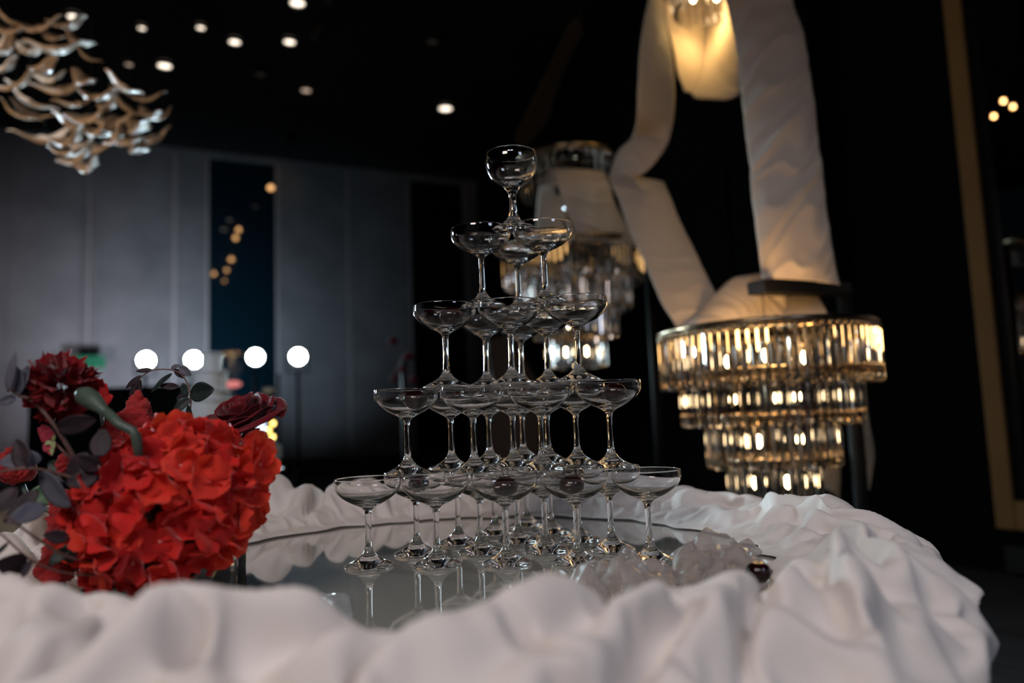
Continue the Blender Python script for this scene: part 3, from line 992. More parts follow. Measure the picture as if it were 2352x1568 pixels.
ribbon('side_lap', [(1262, 388, 1268, 388, 3.3, 3.29), (1247, 410, 1283, 430, 3.32, 3.28), (1237, 440, 1292, 466, 3.36, 3.28), (1232, 500, 1303, 506, 3.38, 3.28), (1228, 560, 1310, 560, 3.4, 3.3)], rb, 50, 18, 0.006, 14, 4.0, 0.02)
ribbon('behind_tower_tail', [(1118, 780, 1180, 770, 4.3, 4.3), (1124, 830, 1200, 820, 4.3, 4.3), (1130, 900, 1235, 880, 4.3, 4.3), (1128, 980, 1240, 960, 4.3, 4.3), (1120, 1060, 1236, 1050, 4.3, 4.3)], rb, 60, 18, 0.01, 15, 4.0, 0.03, m=fabric('brown_shaded_satin', (0.05, 0.034, 0.028), 0.1, rough=0.7))  # darker copy of the ribbon satin, its shade put into the colour
dk = thing('dim_ribbon', 'dim brown ribbon crossing the dark ceiling above the tower', 'ribbon', tuple(at(1250, 200, 4.4)))
M_DIMR = fabric('dimmed_ribbon_satin', (0.018, 0.011, 0.007), 0.2, rough=0.6)  # lack of light put into the colour, kept near black
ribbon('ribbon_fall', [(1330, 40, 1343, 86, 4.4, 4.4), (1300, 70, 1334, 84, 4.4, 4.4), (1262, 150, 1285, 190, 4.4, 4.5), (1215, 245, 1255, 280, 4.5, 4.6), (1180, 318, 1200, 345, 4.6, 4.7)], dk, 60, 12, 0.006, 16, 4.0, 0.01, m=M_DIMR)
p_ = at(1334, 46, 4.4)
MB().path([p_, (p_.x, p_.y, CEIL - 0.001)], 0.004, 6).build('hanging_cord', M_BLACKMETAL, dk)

# ------------------------------------------------------------------ round table
TC = Vector((-0.10, 1.08, 0))
tb = thing('round_table', 'round table under the ruched cream cloth', 'table', (TC.x, TC.y, 0))
M_WOOD = mat('table_plywood', (0.20, 0.14, 0.09), rough=0.6, var=(0.26, 0.18, 0.11), noise_scale=6, bump=(60, 0.1))
MB().lathe([(0, TABLE_Z - 0.045), (0.635, TABLE_Z - 0.045), (0.64, TABLE_Z - 0.04), (0.64, TABLE_Z - 0.025), (0.635, TABLE_Z - 0.02), (0, TABLE_Z - 0.02)], 96, (TC.x, TC.y, 0)).build('tabletop', M_WOOD, tb, sharp=30)
MB().lathe([(0, 0.03), (0.28, 0.0), (0.30, 0.02), (0.05, 0.06), (0.045, 0.66), (0.12, TABLE_Z - 0.046), (0, TABLE_Z - 0.046)], 40, (TC.x, TC.y, 0)).build('pedestal', M_BLACKMETAL, tb, sharp=30)

gt = thing('glass_tabletop', 'round mirror-like grey glass plate the glass tower stands on', 'glass plate', (TC.x, TC.y, TABLE_Z))
m = mat('smoked_plate_glass', (0.40, 0.395, 0.35), rough=0.012, spec=1.0, coat=1.0, ior=1.62, metal=0.10)
nt = m.node_tree
bs = nt.nodes['Principled BSDF']
tc = nt.nodes.new('ShaderNodeTexCoord')
mp = nt.nodes.new('ShaderNodeMapping')
mp.inputs['Scale'].default_value = (4, 60, 1)
mp.inputs['Rotation'].default_value = (0, 0, 0.5)
nz = nt.nodes.new('ShaderNodeTexNoise')
nz.inputs['Scale'].default_value = 3
nz.inputs['Detail'].default_value = 6
rp = nt.nodes.new('ShaderNodeValToRGB')
rp.color_ramp.elements[0].position = 0.48
rp.color_ramp.elements[1].position = 0.52
nt.links.new(tc.outputs['Object'], mp.inputs['Vector'])
nt.links.new(mp.outputs[0], nz.inputs['Vector'])
bp = nt.nodes.new('ShaderNodeBump')
bp.inputs['Strength'].default_value = 0.05
bp.inputs['Distance'].default_value = 0.0008
nt.links.new(nz.outputs['Fac'], bp.inputs['Height'])
nt.links.new(bp.outputs['Normal'], bs.inputs['Normal'])
MB().lathe([(0, TABLE_Z - 0.018), (0.474, TABLE_Z - 0.018), (0.476, TABLE_Z - 0.016), (0.476, TABLE_Z - 0.002), (0.474, TABLE_Z), (0, TABLE_Z)], 160, (TC.x, TC.y, 0)).build('plate', m, gt, sharp=30)

# ------------------------------------------------------------------ ruched cloth ring, draped with the cloth solver
CLOTH_NT, CLOTH_NR = 440, 48


def drape_cloth(frames=40):
    """an over-long ring of cloth pinned round the plate and tufted here and there buckles into folds"""
    rg = np.random.default_rng(5)
    r0, r1, ntuft = 0.445, 0.86, 44
    vs, fs = [], []
    for i in range(CLOTH_NR):
        t = i / (CLOTH_NR - 1)
        r = r0 + (r1 - r0) * t
        for j in range(CLOTH_NT):
            a = 2 * PI * j / CLOTH_NT
            z = .05 * math.sin(PI * min(1, max(0, (r - .47) / .2))) + .02
            rr = r
            if r > .68:
                rr = .68 + (r - .68) * .25
                z = .02 - (r - .68) * .97
            z += .012 * math.sin(PI * min(1, max(0, (r - .45) / .25))) * (math.sin(a * 37 + 4 * t * 9 + 1.3 * math.sin(a * 5)) + .6 * math.sin(a * 23 - 4 * t * 6 + 2 * math.sin(a * 7))) + rg.normal() * .0005
            vs.append((rr * math.cos(a), rr * math.sin(a), z))
    for i in range(CLOTH_NR - 1):
        for j in range(CLOTH_NT):
            k = (j + 1) % CLOTH_NT
            fs.append((i * CLOTH_NT + j, (i + 1) * CLOTH_NT + j, (i + 1) * CLOTH_NT + k, i * CLOTH_NT + k))
    me = bpy.data.meshes.new('drape')
    me.from_pydata(vs, [], fs)
    o = link_mesh('drape', me)
    vg = o.vertex_groups.new(name='pin')
    vg.add(list(range(CLOTH_NT)), 1, 'REPLACE')
    for k in range(ntuft):
        a = (k + rg.uniform(-.35, .35)) / ntuft * CLOTH_NT
        i = int(CLOTH_NR * (rg.uniform(.53, .66) if k % 2 else rg.uniform(.2, .42)))
        idx = [(i + di) * CLOTH_NT + int(a + dj) % CLOTH_NT for di in (0, 1) for dj in (0, 1)]
        vg.add(idx, 1, 'REPLACE')
        for q in idx:
            me.vertices[q].co.z = .012 if i / CLOTH_NR < .5 else .0
    m = o.modifiers.new('cloth', 'CLOTH')
    s = m.settings
    s.quality = 4
    s.mass = .15
    s.tension_stiffness = s.compression_stiffness = 12
    s.shear_stiffness = 6
    s.bending_stiffness = 2.5
    s.tension_damping = s.compression_damping = s.shear_damping = 8
    s.bending_damping = .5
    s.air_damping = 2
    s.vertex_group_mass = 'pin'
    s.shrink_min = s.shrink_max = -.36
    c = m.collision_settings
    c.use_self_collision = True
    c.self_distance_min = .004
    c.distance_min = .003
    c.collision_quality = 2
    s.effector_weights.gravity = .9
    col = MB().lathe([(.66, -.9), (.66, -.015), (.645, 0), (.6, .016), (.55, .022), (.5, .012), (.47, 0), (.3, 0)], 96).build('drape_support', None, None)
    col.modifiers.new('collision', 'COLLISION')
    col.collision.thickness_outer = .003
    m.point_cache.frame_start, m.point_cache.frame_end = 1, frames
    for f in range(1, frames + 1):
        S.frame_set(f)
    ev = o.evaluated_get(bpy.context.evaluated_depsgraph_get())
    mm = ev.to_mesh()
    co = np.empty(len(mm.vertices) * 3)
    mm.vertices.foreach_get('co', co)
    ev.to_mesh_clear()
    for ob in (o, col):
        d_ = ob.data
        bpy.data.objects.remove(ob)
        bpy.data.meshes.remove(d_)
    S.frame_set(1)
    return co.reshape(CLOTH_NR, CLOTH_NT, 3)


DR = drape_cloth()
th_ = (2 * np.pi * np.arange(CLOTH_NT) / CLOTH_NT)[None]
Xc, Yc, Zc = DR[..., 0].copy(), DR[..., 1].copy(), DR[..., 2].copy()
SIDES = [(-180, 1.0, 1.0), (-140, 1.0, 1.0), (-114, 1.03, 1.0), (-97, 1.08, 1.0), (-85, 1.12, 1.0), (-75, 1.02, .99), (-57, .95, .95), (-40, .85, .92), (-15, .72, .92), (10, .6, .94), (35, .58, .96), (52, .72, .98), (70, .9, 1.0), (90, .9, 1.0), (120, .95, 1.0), (150, 1.0, 1.0), (180, 1.0, 1.0)]
deg = np.degrees(np.arctan2(Yc, Xc))
zs = np.interp(deg, [s_[0] for s_ in SIDES], [s_[1] for s_ in SIDES])
rsc = np.interp(deg, [s_[0] for s_ in SIDES], [s_[2] for s_ in SIDES])
Zc = np.where(Zc > 0, Zc * zs, Zc)
rad = np.hypot(Xc, Yc)
rsc = 1 + (rsc - 1) * np.clip((rad - 0.5) / 0.1, 0, 1)
Xc *= rsc
Yc *= rsc
# carry the hem on down to the floor behind the table edge
for k in range(5):
    Zc[k] = Zc[k] * (k + 0.8) / 5.8
inner = []
wob = 1 + 0.018 * np.sin(th_[0] * 19 + 2 * np.sin(th_[0] * 5)) + 0.012 * np.sin(th_[0] * 33)
for fr, zz in ((1.06, -0.0005), (1.02, -0.001), (0.997, 0.0)):
    inner.append((Xc[0] * fr * wob, Yc[0] * fr * wob, np.full(CLOTH_NT, zz)))
Xc[0] *= wob * 0.985
Yc[0] *= wob * 0.985
Xc = np.vstack([e[0] for e in inner] + [Xc]); Yc = np.vstack([e[1] for e in inner] + [Yc]); Zc = np.vstack([e[2] for e in inner] + [Zc])
ext = []
for dz, fr in ((0.10, 1.02), (0.25, 1.04), (0.45, 1.06)):
    ext.append((Xc[-1] * fr, Yc[-1] * fr, np.maximum(Zc[-1] - dz, -0.74)))
hemz = Zc[-1].copy()
Xc = np.vstack([Xc] + [e[0] for e in ext]); Yc = np.vstack([Yc] + [e[1] for e in ext]); Zc = np.vstack([Zc] + [e[2] for e in ext])
nr, ntc = Xc.shape
P_ = np.stack([Xc, Yc, Zc], -1).reshape(-1, 3)
i_, j_ = np.meshgrid(np.arange(nr - 1), np.arange(ntc), indexing='ij')
k_ = (j_ + 1) % ntc
F_ = np.stack([i_ * ntc + j_, (i_ + 1) * ntc + j_, (i_ + 1) * ntc + k_, i_ * ntc + k_], -1).reshape(-1, 4)
me = bpy.data.meshes.new('tablecloth')
me.from_pydata(P_.tolist(), [], F_.tolist())
me.shade_smooth()
me.materials.append(M_CLOTH)
cloth = link_mesh('tablecloth', me, None, (TC.x, TC.y, TABLE_Z + 0.002))
tag(cloth, 'ruched cream cloth gathered in thick folds around the glass plate', 'tablecloth')
md = cloth.modifiers.new('sub', 'SUBSURF')
md.levels = md.render_levels = 1

# ------------------------------------------------------------------ coupe glasses
G_D, G_H = 0.1, 0.1266
foot_p = [(0, 0.0), (0.0345, 0.0), (0.0355, 0.0006), (0.0357, 0.0016), (0.0350, 0.0028), (0.032, 0.0045), (0.027, 0.0068), (0.0215, 0.0092),
          (0.0165, 0.0118), (0.0125, 0.0148), (0.0098, 0.0178), (0.0076, 0.021), (0.0060, 0.0245), (0.0052, 0.0275)]
stem_p = [(0.0052, 0.0275), (0.0048, 0.031), (0.0045, 0.037), (0.0043, 0.046), (0.0042, 0.056), (0.0042, 0.066), (0.0045, 0.0735), (0.0050, 0.077), (0.0056, 0.0795)]
bowl_p = [(0.0056, 0.0795), (0.0070, 0.0818), (0.0100, 0.0842), (0.0150, 0.0868), (0.0205, 0.0892), (0.0262, 0.0920), (0.0315, 0.0950), (0.0365, 0.0985), (0.0410, 0.1025),
          (0.0445, 0.1068), (0.0468, 0.1110), (0.0480, 0.1155), (0.0482, 0.1200), (0.0479, 0.1240), (0.0476, 0.1258), (0.0472, 0.1266), (0.0467, 0.1264), (0.0465, 0.1256),
          (0.0468, 0.1238), (0.0471, 0.1200), (0.0469, 0.1157), (0.0457, 0.1114), (0.0434, 0.1076), (0.0398, 0.1036), (0.0350, 0.1000), (0.0295, 0.0968), (0.0235, 0.0942), (0.0170, 0.0921),
          (0.0105, 0.0906), (0.0050, 0.0898), (0, 0.0896)]
top_foot = [(0, 0), (0.034, 0.0), (0.035, 0.0008), (0.0352, 0.002), (0.034, 0.0035), (0.029, 0.0062), (0.0225, 0.009), (0.0165, 0.0125), (0.0120, 0.0165), (0.0092, 0.0215)]
top_stem = [(0.0092, 0.0215), (0.0072, 0.028), (0.0060, 0.036), (0.0056, 0.045), (0.0060, 0.053), (0.0070, 0.060)]
top_bowl = [(0.0070, 0.060), (0.0092, 0.0655), (0.0125, 0.0705), (0.0180, 0.0755), (0.0245, 0.0800), (0.0305, 0.0845), (0.0355, 0.0900), (0.0395, 0.0965), (0.0418, 0.1035), (0.0428, 0.1110),
            (0.0426, 0.1180), (0.0415, 0.1245), (0.0408, 0.1275), (0.0404, 0.1282), (0.0399, 0.1280), (0.0397, 0.1272), (0.0404, 0.1240), (0.0414, 0.1180), (0.0416, 0.1110), (0.0406, 0.1040), (0.0382, 0.0975),
            (0.0342, 0.0915), (0.0290, 0.0868), (0.0225, 0.0826), (0.0150, 0.0790), (0.0080, 0.0768), (0, 0.0760)]


def smooth_prof(p, n=2):
    for _ in range(n):
        q = [p[0]]
        for a, b in zip(p, p[1:]):
            q.append(((a[0] + b[0]) / 2, (a[1] + b[1]) / 2))
            q.append(b)
        r = [q[0]]
        for i in range(1, len(q) - 1):
            if i % 2 == 1:
                r.append(q[i])
            else:
                r.append(((q[i - 1][0] + 2 * q[i][0] + q[i + 1][0]) / 4, (q[i - 1][1] + 2 * q[i][1] + q[i + 1][1]) / 4))
        r.append(q[-1])
        p = r
    return p


def glass_meshes(fp, sp_, bp_):
    out = []
    for nm, pr in (('foot', fp), ('stem', sp_), ('bowl', bp_)):
        out.append(MB().lathe(smooth_prof(pr, 1), 64).mesh(nm, M_GLASS))
    return out


GM = glass_meshes(foot_p, stem_p, bowl_p)
GT = glass_meshes(top_foot, top_stem, top_bowl)
TX, TY, TYAW = -0.0188, 1.0507, 0.0983
OFF = {5: (0, 0), 4: (.0037, -.0027), 3: (.0112, -.0149), 2: (.0161, .0009), 1: (.0175, -.0079)}
ORD = {5: ['first', 'second', 'middle', 'fourth', 'fifth'], 4: ['first', 'second', 'third', 'fourth'], 3: ['left', 'middle', 'right'], 2: ['left', 'right'], 1: ['only']}
TIER = {5: 'bottom', 4: 'second', 3: 'third', 2: 'fourth', 1: 'top'}
ROWN = ['front', 'second', 'third', 'fourth', 'rearmost']


def glass_base(t, r, c):
    n = t
    lx = (c + r / 2 - (n - 1) / 2) * G_D
    ly = (r * math.sqrt(3) / 2 + (5 - t) * math.sqrt(3) / 6) * G_D
    cs, sn = math.cos(TYAW), math.sin(TYAW)
    return Vector((TX + lx * cs + ly * sn + OFF[t][0], TY - lx * sn + ly * cs + OFF[t][1], TABLE_Z + 0.0003 + (5 - t) * (G_H + 0.0003)))


BASE = {}
rnd = random.Random(11)
for t in (5, 4, 3, 2, 1):
    for r in range(t):
        for c in range(t - r):
            n = t - r
            p = glass_base(t, r, c)
            BASE[(t, r, c)] = p
            if t == 1:
                lab = 'top coupe of the glass tower, smaller and with a deeper bowl than the rest'
            elif t == 2:
                lab = ['left front coupe of the three just under the top glass', 'right front coupe of the three just under the top glass'][c] if r == 0 else 'rear coupe of the three just under the top glass'
            else:
                row = ROWN[r] if not (r == t - 1) else 'rearmost'
                side = ORD[n][c] + (' from left' if n > 3 and ORD[n][c] not in ('middle',) else '')
                if n == 1: side = 'single'
                lab = '%s coupe glass in the %s row of the tower\'s %s tier' % (side, row, {5: 'bottom', 4: 'second lowest', 3: 'middle'}[t])
            g = thing('coupe_glass', lab, 'glass', tuple(p), 'coupe glasses stacked in the tower')
            for me_ in (GT if t == 1 else GM):
                link_mesh(me_.name.split('.')[0], me_, g)
            g.rotation_euler = (0, 0, rnd.uniform(0, 6.28))

# ------------------------------------------------------------------ cherries
M_CHERRY = mat('dark_cherry_skin', (0.007, 0.0008, 0.0015), rough=0.14, coat=0.0, spec=0.4, var=(0.014, 0.0012, 0.002), noise_scale=60, bump=(200, 0.02))
M_STEM = mat('cherry_stem', (0.10, 0.06, 0.03), rough=0.6, var=(0.06, 0.07, 0.02), noise_scale=90, bump=(300, 0.2))


def cherry(p, label, rr=0.0178, stem=None, group='cherries in the coupe glasses'):
    t = thing('cherry', label, 'cherry', tuple(p), group)
    prof = []
    n = 18
    for i in range(n + 1):
        a = PI * i / n
        r = rr * math.sin(a) * (1.0 + 0.06 * math.cos(a))
        z = -rr * 0.9 * math.cos(a)
        if a > PI * 0.72: z -= rr * 0.22 * ((a / PI - 0.72) / 0.28) ** 1.5
        prof.append((r if 0 < i < n else 0, z))
    MB().lathe(prof, 28, p).build('fruit', M_CHERRY, t)
    if stem:
        q = Vector(p)
        MB().path([q + Vector((0, 0, rr * 0.66))] + [q + Vector(s) for s in stem], [0.0011, 0.0008, 0.0008, 0.0012][:len(stem) + 1], 6).build('stalk', M_STEM, t)
    return t


def in_bowl(k, dx=0.0, dy=0.0, dz=0.0):
    b = BASE[k]
    return Vector((b.x + dx, b.y + dy, b.z + 0.0896 + 0.0178 * 0.9 + 0.0012 + dz + (dx * dx + dy * dy) * 12))


cherry(in_bowl((5, 0, 2), 0.002, -0.008), 'dark cherry with an upright stalk in the middle front glass of the bottom tier', stem=[(-0.003, 0, 0.020), (-0.007, 0.0, 0.036), (-0.007, 0, 0.046)])
cherry(in_bowl((5, 0, 3), -0.005, -0.006), 'dark cherry without stalk in the fourth front glass of the bottom tier')
cherry(in_bowl((5, 1, 0), 0.004, -0.004), 'dark cherry seen through the second front glass of the bottom tier')
cherry(in_bowl((5, 2, 2), -0.006, -0.004), 'half hidden cherry behind the stalkless one in the bottom tier')
cherry(in_bowl((4, 0, 0), 0.014, -0.008), 'dark cherry in the leftmost front glass of the second lowest tier', stem=[(-0.010, -0.004, 0.010), (-0.024, -0.004, 0.006)])
cherry(in_bowl((4, 0, 3), 0.008, -0.008), 'dark cherry in the rightmost front glass of the second lowest tier')
cherry(in_bowl((3, 0, 0), 0.010, -0.004), 'dark cherry with a bent stalk in the left front glass of the middle tier', stem=[(-0.006, -0.006, 0.012), (-0.024, -0.010, 0.014)])
p = at(1742, 1313, 0.80)
cherry(p, 'loose brown cherry lying on the cloth fold beside the crumpled film', 0.0135, group='loose cherries')

# ------------------------------------------------------------------ crumpled clear film on the plate
M_FILM = film('crumpled_clear_film', (0.42, 0.37, 0.345), 0.36, 0.45)
M_FILM2 = film('flat_clear_film', (0.5, 0.55, 0.58), 0.10, 0.05)


def crumple(name, label, u0, u1, v1, d0, d1, h, seed, m, nx=90, ny=50, fold=0.02):
    """film heap between pixel columns u0..u1, lying from depth d0 to d1, up to h high"""
    rows = []
    for i in range(ny + 1):
        t = i / ny
        d = d0 + (d1 - d0) * t
        row = []
        for j in range(nx + 1):
            s = j / nx
            x = at(u0 + (u1 - u0) * s, 1250, d).x
            q = Vector((x * 16 + seed, d * 16, seed * 1.7))
            rg = abs(mnoise.noise(q * 1.5)) * 1.9
            rg2 = (1 - abs(mnoise.noise(q * 4.3))) ** 3
            env = (math.sin(PI * min(1, max(0, s))) ** 0.35) * (math.sin(PI * t) ** 0.5)
            z = TABLE_Z + 0.003 + env * h * (0.12 + 1.0 * rg) + 0.12 * h * rg2 * env ** 0.5
            row.append((x + 0.01 * mnoise.noise(q * 1.6 + Vector((5, 0, 0))), d + fold * mnoise.noise(q * 1.9 + Vector((0, 9, 0))), z))
        rows.append(row)
    c = rows[ny // 2][nx // 2]
    o = MB().grid(rows).build(name, m, None, origin=(c[0], c[1], TABLE_Z))
    tag(o, label, 'plastic film')
    return o


crumple('crumpled_film', 'milky crumpled clear film heap before the right foot of the glass tower', 1310, 1560, 1300, 0.72, 0.94, 0.046, 2.3, M_FILM)
crumple('crumpled_film', 'pinkish crumpled clear film heap right of the tower beside the loose cherry', 1545, 1745, 1300, 0.80, 1.06, 0.034, 7.7, M_FILM)
crumple('flat_film', 'flat wrinkled clear film glinting on the plate right of the flower arrangement', 585, 800, 1340, 0.74, 0.90, 0.010, 4.1, M_FILM2, 150, 90, 0.012)

# ------------------------------------------------------------------ flower arrangement at left
DF = 0.86
M_HYD = fabric('scarlet_hydrangea_petal', (0.66, 0.022, 0.018), 0.32, (0.80, 0.05, 0.02), rough=0.55, weave=250, bump=0.25)
M_HYD2 = fabric('orange_red_hydrangea_petal', (0.76, 0.045, 0.026), 0.35, (0.9, 0.09, 0.02), rough=0.55, weave=250, bump=0.25)
M_HYD3 = fabric('crimson_hydrangea_petal', (0.48, 0.012, 0.014), 0.30, (0.6, 0.02, 0.02), rough=0.55, weave=250, bump=0.25)
M_EYE = mat('floret_eye', (0.70, 0.22, 0.22), rough=0.5, bump=(300, 0.1))
M_ROSE = fabric('dark_red_rose_petal', (0.15, 0.003, 0.010), 0.2, (0.25, 0.004, 0.012), rough=0.5, weave=300, bump=0.2)
M_CARN = fabric('deep_red_carnation_petal', (0.22, 0.004, 0.010), 0.2, (0.3, 0.01, 0.01), rough=0.65, weave=300, bump=0.3)
M_CELO = mat('red_celosia_plush', (0.24, 0.004, 0.006), rough=0.85, sheen=0.1, var=(0.36, 0.008, 0.008), noise_scale=90, bump=(500, 0.6, 0.002))
M_LEAFP = mat('dark_plum_leaf', (0.016, 0.010, 0.015), rough=0.6, spec=0.25, var=(0.030, 0.018, 0.024), noise_scale=40, bump=(200, 0.3, 0.001))
M_LEAFS = mat('slate_leaf', (0.075, 0.075, 0.098), rough=0.6, spec=0.25, var=(0.10, 0.10, 0.13), noise_scale=30, bump=(200, 0.3, 0.001))
M_LEAFG = mat('deep_green_leaf', (0.005, 0.013, 0.012), rough=0.5, spec=0.3, var=(0.009, 0.020, 0.017), noise_scale=40, bump=(200, 0.3, 0.001))
M_GREEN = mat('grey_green_stem', (0.038, 0.062, 0.052), rough=0.5, var=(0.07, 0.105, 0.08), noise_scale=50, bump=(150, 0.2))
M_TWIG = mat('brown_twig', (0.10, 0.05, 0.045), rough=0.6, var=(0.16, 0.09, 0.07), noise_scale=90, bump=(300, 0.3))
M_VASE = mat('glossy_black_vase', (0.004, 0.006, 0.007), rough=0.08, coat=1.0, bump=(5, 0.02))

# black vase: a low box with rounded corners, open on top
va, vb = at(250, 1345, 0.90), at(520, 1345, 0.90)
vc = Vector(((va.x + vb.x) / 2, 0.90, TABLE_Z))
vz = at(500, 1262, 0.86).z
hw, hd = (vb.x - va.x) / 2, 0.055
vase = thing('flower_vase', 'glossy black rectangular vase under the red hydrangea', 'vase', tuple(vc))


def rrect(hx, hy, r, z, n=6):
    out = []
    for cx, cy_, a0 in ((hx - r, hy - r, 0), (-hx + r, hy - r, PI / 2), (-hx + r, -hy + r, PI), (hx - r, -hy + r, 1.5 * PI)):
        for k in range(n + 1):
            a = a0 + PI / 2 * k / n
            out.append((vc.x + cx + r * math.cos(a), vc.y + cy_ + r * math.sin(a), z))
    return out


secs = [rrect(hw - 0.006, hd - 0.006, 0.012, TABLE_Z + 0.0005), rrect(hw, hd, 0.016, TABLE_Z + 0.007), rrect(hw, hd, 0.016, vz - 0.002), rrect(hw - 0.001, hd - 0.001, 0.015, vz),
        rrect(hw - 0.005, hd - 0.005, 0.012, vz), rrect(hw - 0.006, hd - 0.006, 0.012, vz - 0.004), rrect(hw - 0.006, hd - 0.006, 0.012, TABLE_Z + 0.012)]
v, f = [], []
n = len(secs[0])
for s_ in secs: v += s_
for i in range(len(secs) - 1):
    for k in range(n):
        q = (k + 1) % n
        f.append((i * n + k, i * n + q, (i + 1) * n + q, (i + 1) * n + k))
f.append(tuple(range(n - 1, -1, -1)))
f.append(tuple(range((len(secs) - 1) * n, len(secs) * n)))
MB().add(v, f).build('vase_body', M_VASE, vase, sharp=50)
MB().box((vc.x, vc.y, vz - 0.012), (2 * hw - 0.02, 2 * hd - 0.02, 0.012)).build('floral_foam', mat('dark_floral_foam', (0.01, 0.02, 0.012), rough=0.95, bump=(200, 0.6)), vase)
# clear acrylic holder, its right edge shows
q = at(545, 1300, 0.93)
ac = thing('acrylic_block', 'small clear acrylic holder against the right end of the black vase', 'acrylic holder', (q.x, q.y, TABLE_Z))
zt_ = at(545, 1238, 0.93).z
MB().box((q.x, q.y, (TABLE_Z + 0.0005 + zt_) / 2), (0.012, 0.03, zt_ - TABLE_Z - 0.001)).build('block', M_GLASS, ac, smooth=False, bevel=0.0015)


def petal_rows(L, W, cup, wave, seed, n=6, m_=6, round_=0.75):
    rows = []
    for i in range(n):
        t = i / (n - 1)
        ww = W * (math.sin(PI * min(1, (0.12 + 0.88 * t) * round_ + 0.02)) ** 0.7)
        if t > 0.8: ww *= 1 - 0.35 * ((t - 0.8) / 0.2)
        row = []
        for j in range(m_ + 1):
            s = j / m_ * 2 - 1
            z = cup * (t * t) + 0.18 * W * s * s * cup / (abs(cup) + 1e-6) + wave * math.sin(3.1 * s + seed) * t + wave * 0.7 * math.cos(5 * t + seed * 2)
            row.append((s * ww, t * L - 0.15 * L * s * s * t, z))
        rows.append(row)
    return rows


# hydrangea head
hc = at(384, 1160, DF)
hz_base = TABLE_Z
hyd = thing('hydrangea', 'large bright scarlet hydrangea head leaning out of the black vase', 'flower', tuple(hc), 'flowers of the red arrangement')
PM = []
for k in range(6):
    PM.append([MB().grid(petal_rows(0.0225, 0.0165, 0.0055 * (1 if k % 2 else -0.6), 0.0034, k * 1.3)).mesh('petal', mm) for mm in (M_HYD, M_HYD2, M_HYD3)])
eye_me = MB().ball((0, 0, 0.001), 0.0019, 6).mesh('floret_eye', M_EYE)
rnd = random.Random(17)
RX, RY, RZ = 0.092, 0.078, 0.092
MB().ball(hc, 1.0, 14, (RX * 0.60, RY * 0.60, RZ * 0.60)).build('flower_core', mat('dark_inner_green', (0.02, 0.012, 0.008), rough=0.9, bump=(200, 0.5)), hyd)
NF = 118
cnt = 0
back = MB()
for k in range(NF):
    zz = 1 - 2 * (k + 0.5) / NF
    an = k * 2.39996 + rnd.uniform(-.15, .15)
    nv = Vector((math.sqrt(1 - zz * zz) * math.cos(an), math.sqrt(1 - zz * zz) * math.sin(an), zz))
    # lumpy outline: fuller to the upper right, gap at the lower right
    lump = 1.0 + 0.07 * mnoise.noise(nv * 1.7 + Vector((3, 1, 2)))
    if nv.x > 0.3 and nv.z > -0.1: lump += 0.10
    if nv.x > 0.35 and nv.z < -0.25: lump -= 0.16
    if nv.x < -0.3 and nv.z > 0.3: lump -= 0.13
    if nv.x < -0.4 and nv.z < -0.2: lump += 0.06
    p = Vector((nv.x * RX, nv.y * RY, nv.z * RZ)) * lump * rnd.uniform(0.90, 1.05)
    if (nv.x > 0.42 and -0.72 < nv.z < -0.25 and nv.y < 0.3 and rnd.random() < 0.8): continue
    front = nv.y < 0.35
    nrm = (nv + Vector((rnd.uniform(-.35, .35), rnd.uniform(-.35, .35), rnd.uniform(-.35, .35)))).normalized()
    qf = nrm.to_track_quat('Z', 'Y')
    tw = rnd.uniform(0, 6.28)
    mi = 0 if rnd.random() < 0.55 else (1 if rnd.random() < 0.6 else 2)
    sc = rnd.uniform(0.88, 1.18)
    if front and cnt < 74:
        cnt += 1
        fl = bpy.data.objects.new('floret', None)
        C.objects.link(fl)
        fl.empty_display_size = 0.01
        fl.parent = hyd
        fl.location = p
        fl.rotation_euler = qf.to_euler()
        fl.scale = (sc, sc, sc)
        for a in range(4):
            o = link_mesh('petal', PM[(k + a) % 6][mi], fl)
            o.location = (0, 0, 0.0012 * (a % 2))
            o.rotation_euler = Euler((rnd.uniform(-0.05, 0.55), rnd.uniform(-.2, .2), 0)).to_matrix().to_euler()
            o.rotation_euler = (Matrix.Rotation(tw + a * PI / 2 + rnd.uniform(-.1, .1), 3, 'Z') @ Euler((rnd.uniform(-0.1, 0.85), rnd.uniform(-.35, .35), 0)).to_matrix()).to_euler()
        o = link_mesh('floret_eye', eye_me, fl)
    else:
        M_ = Matrix.Translation(hc + p) @ qf.to_matrix().to_4x4() @ Matrix.Scale(sc, 4)
        for a in range(4):
            Ma = M_ @ Matrix.Rotation(tw + a * PI / 2, 4, 'Z') @ Matrix.Rotation(0.3, 4, 'X')
            back.grid([[tuple(Ma @ Vector(c_)) for c_ in row] for row in petal_rows(0.0205, 0.0150, 0.003, 0.0016, k + a)])
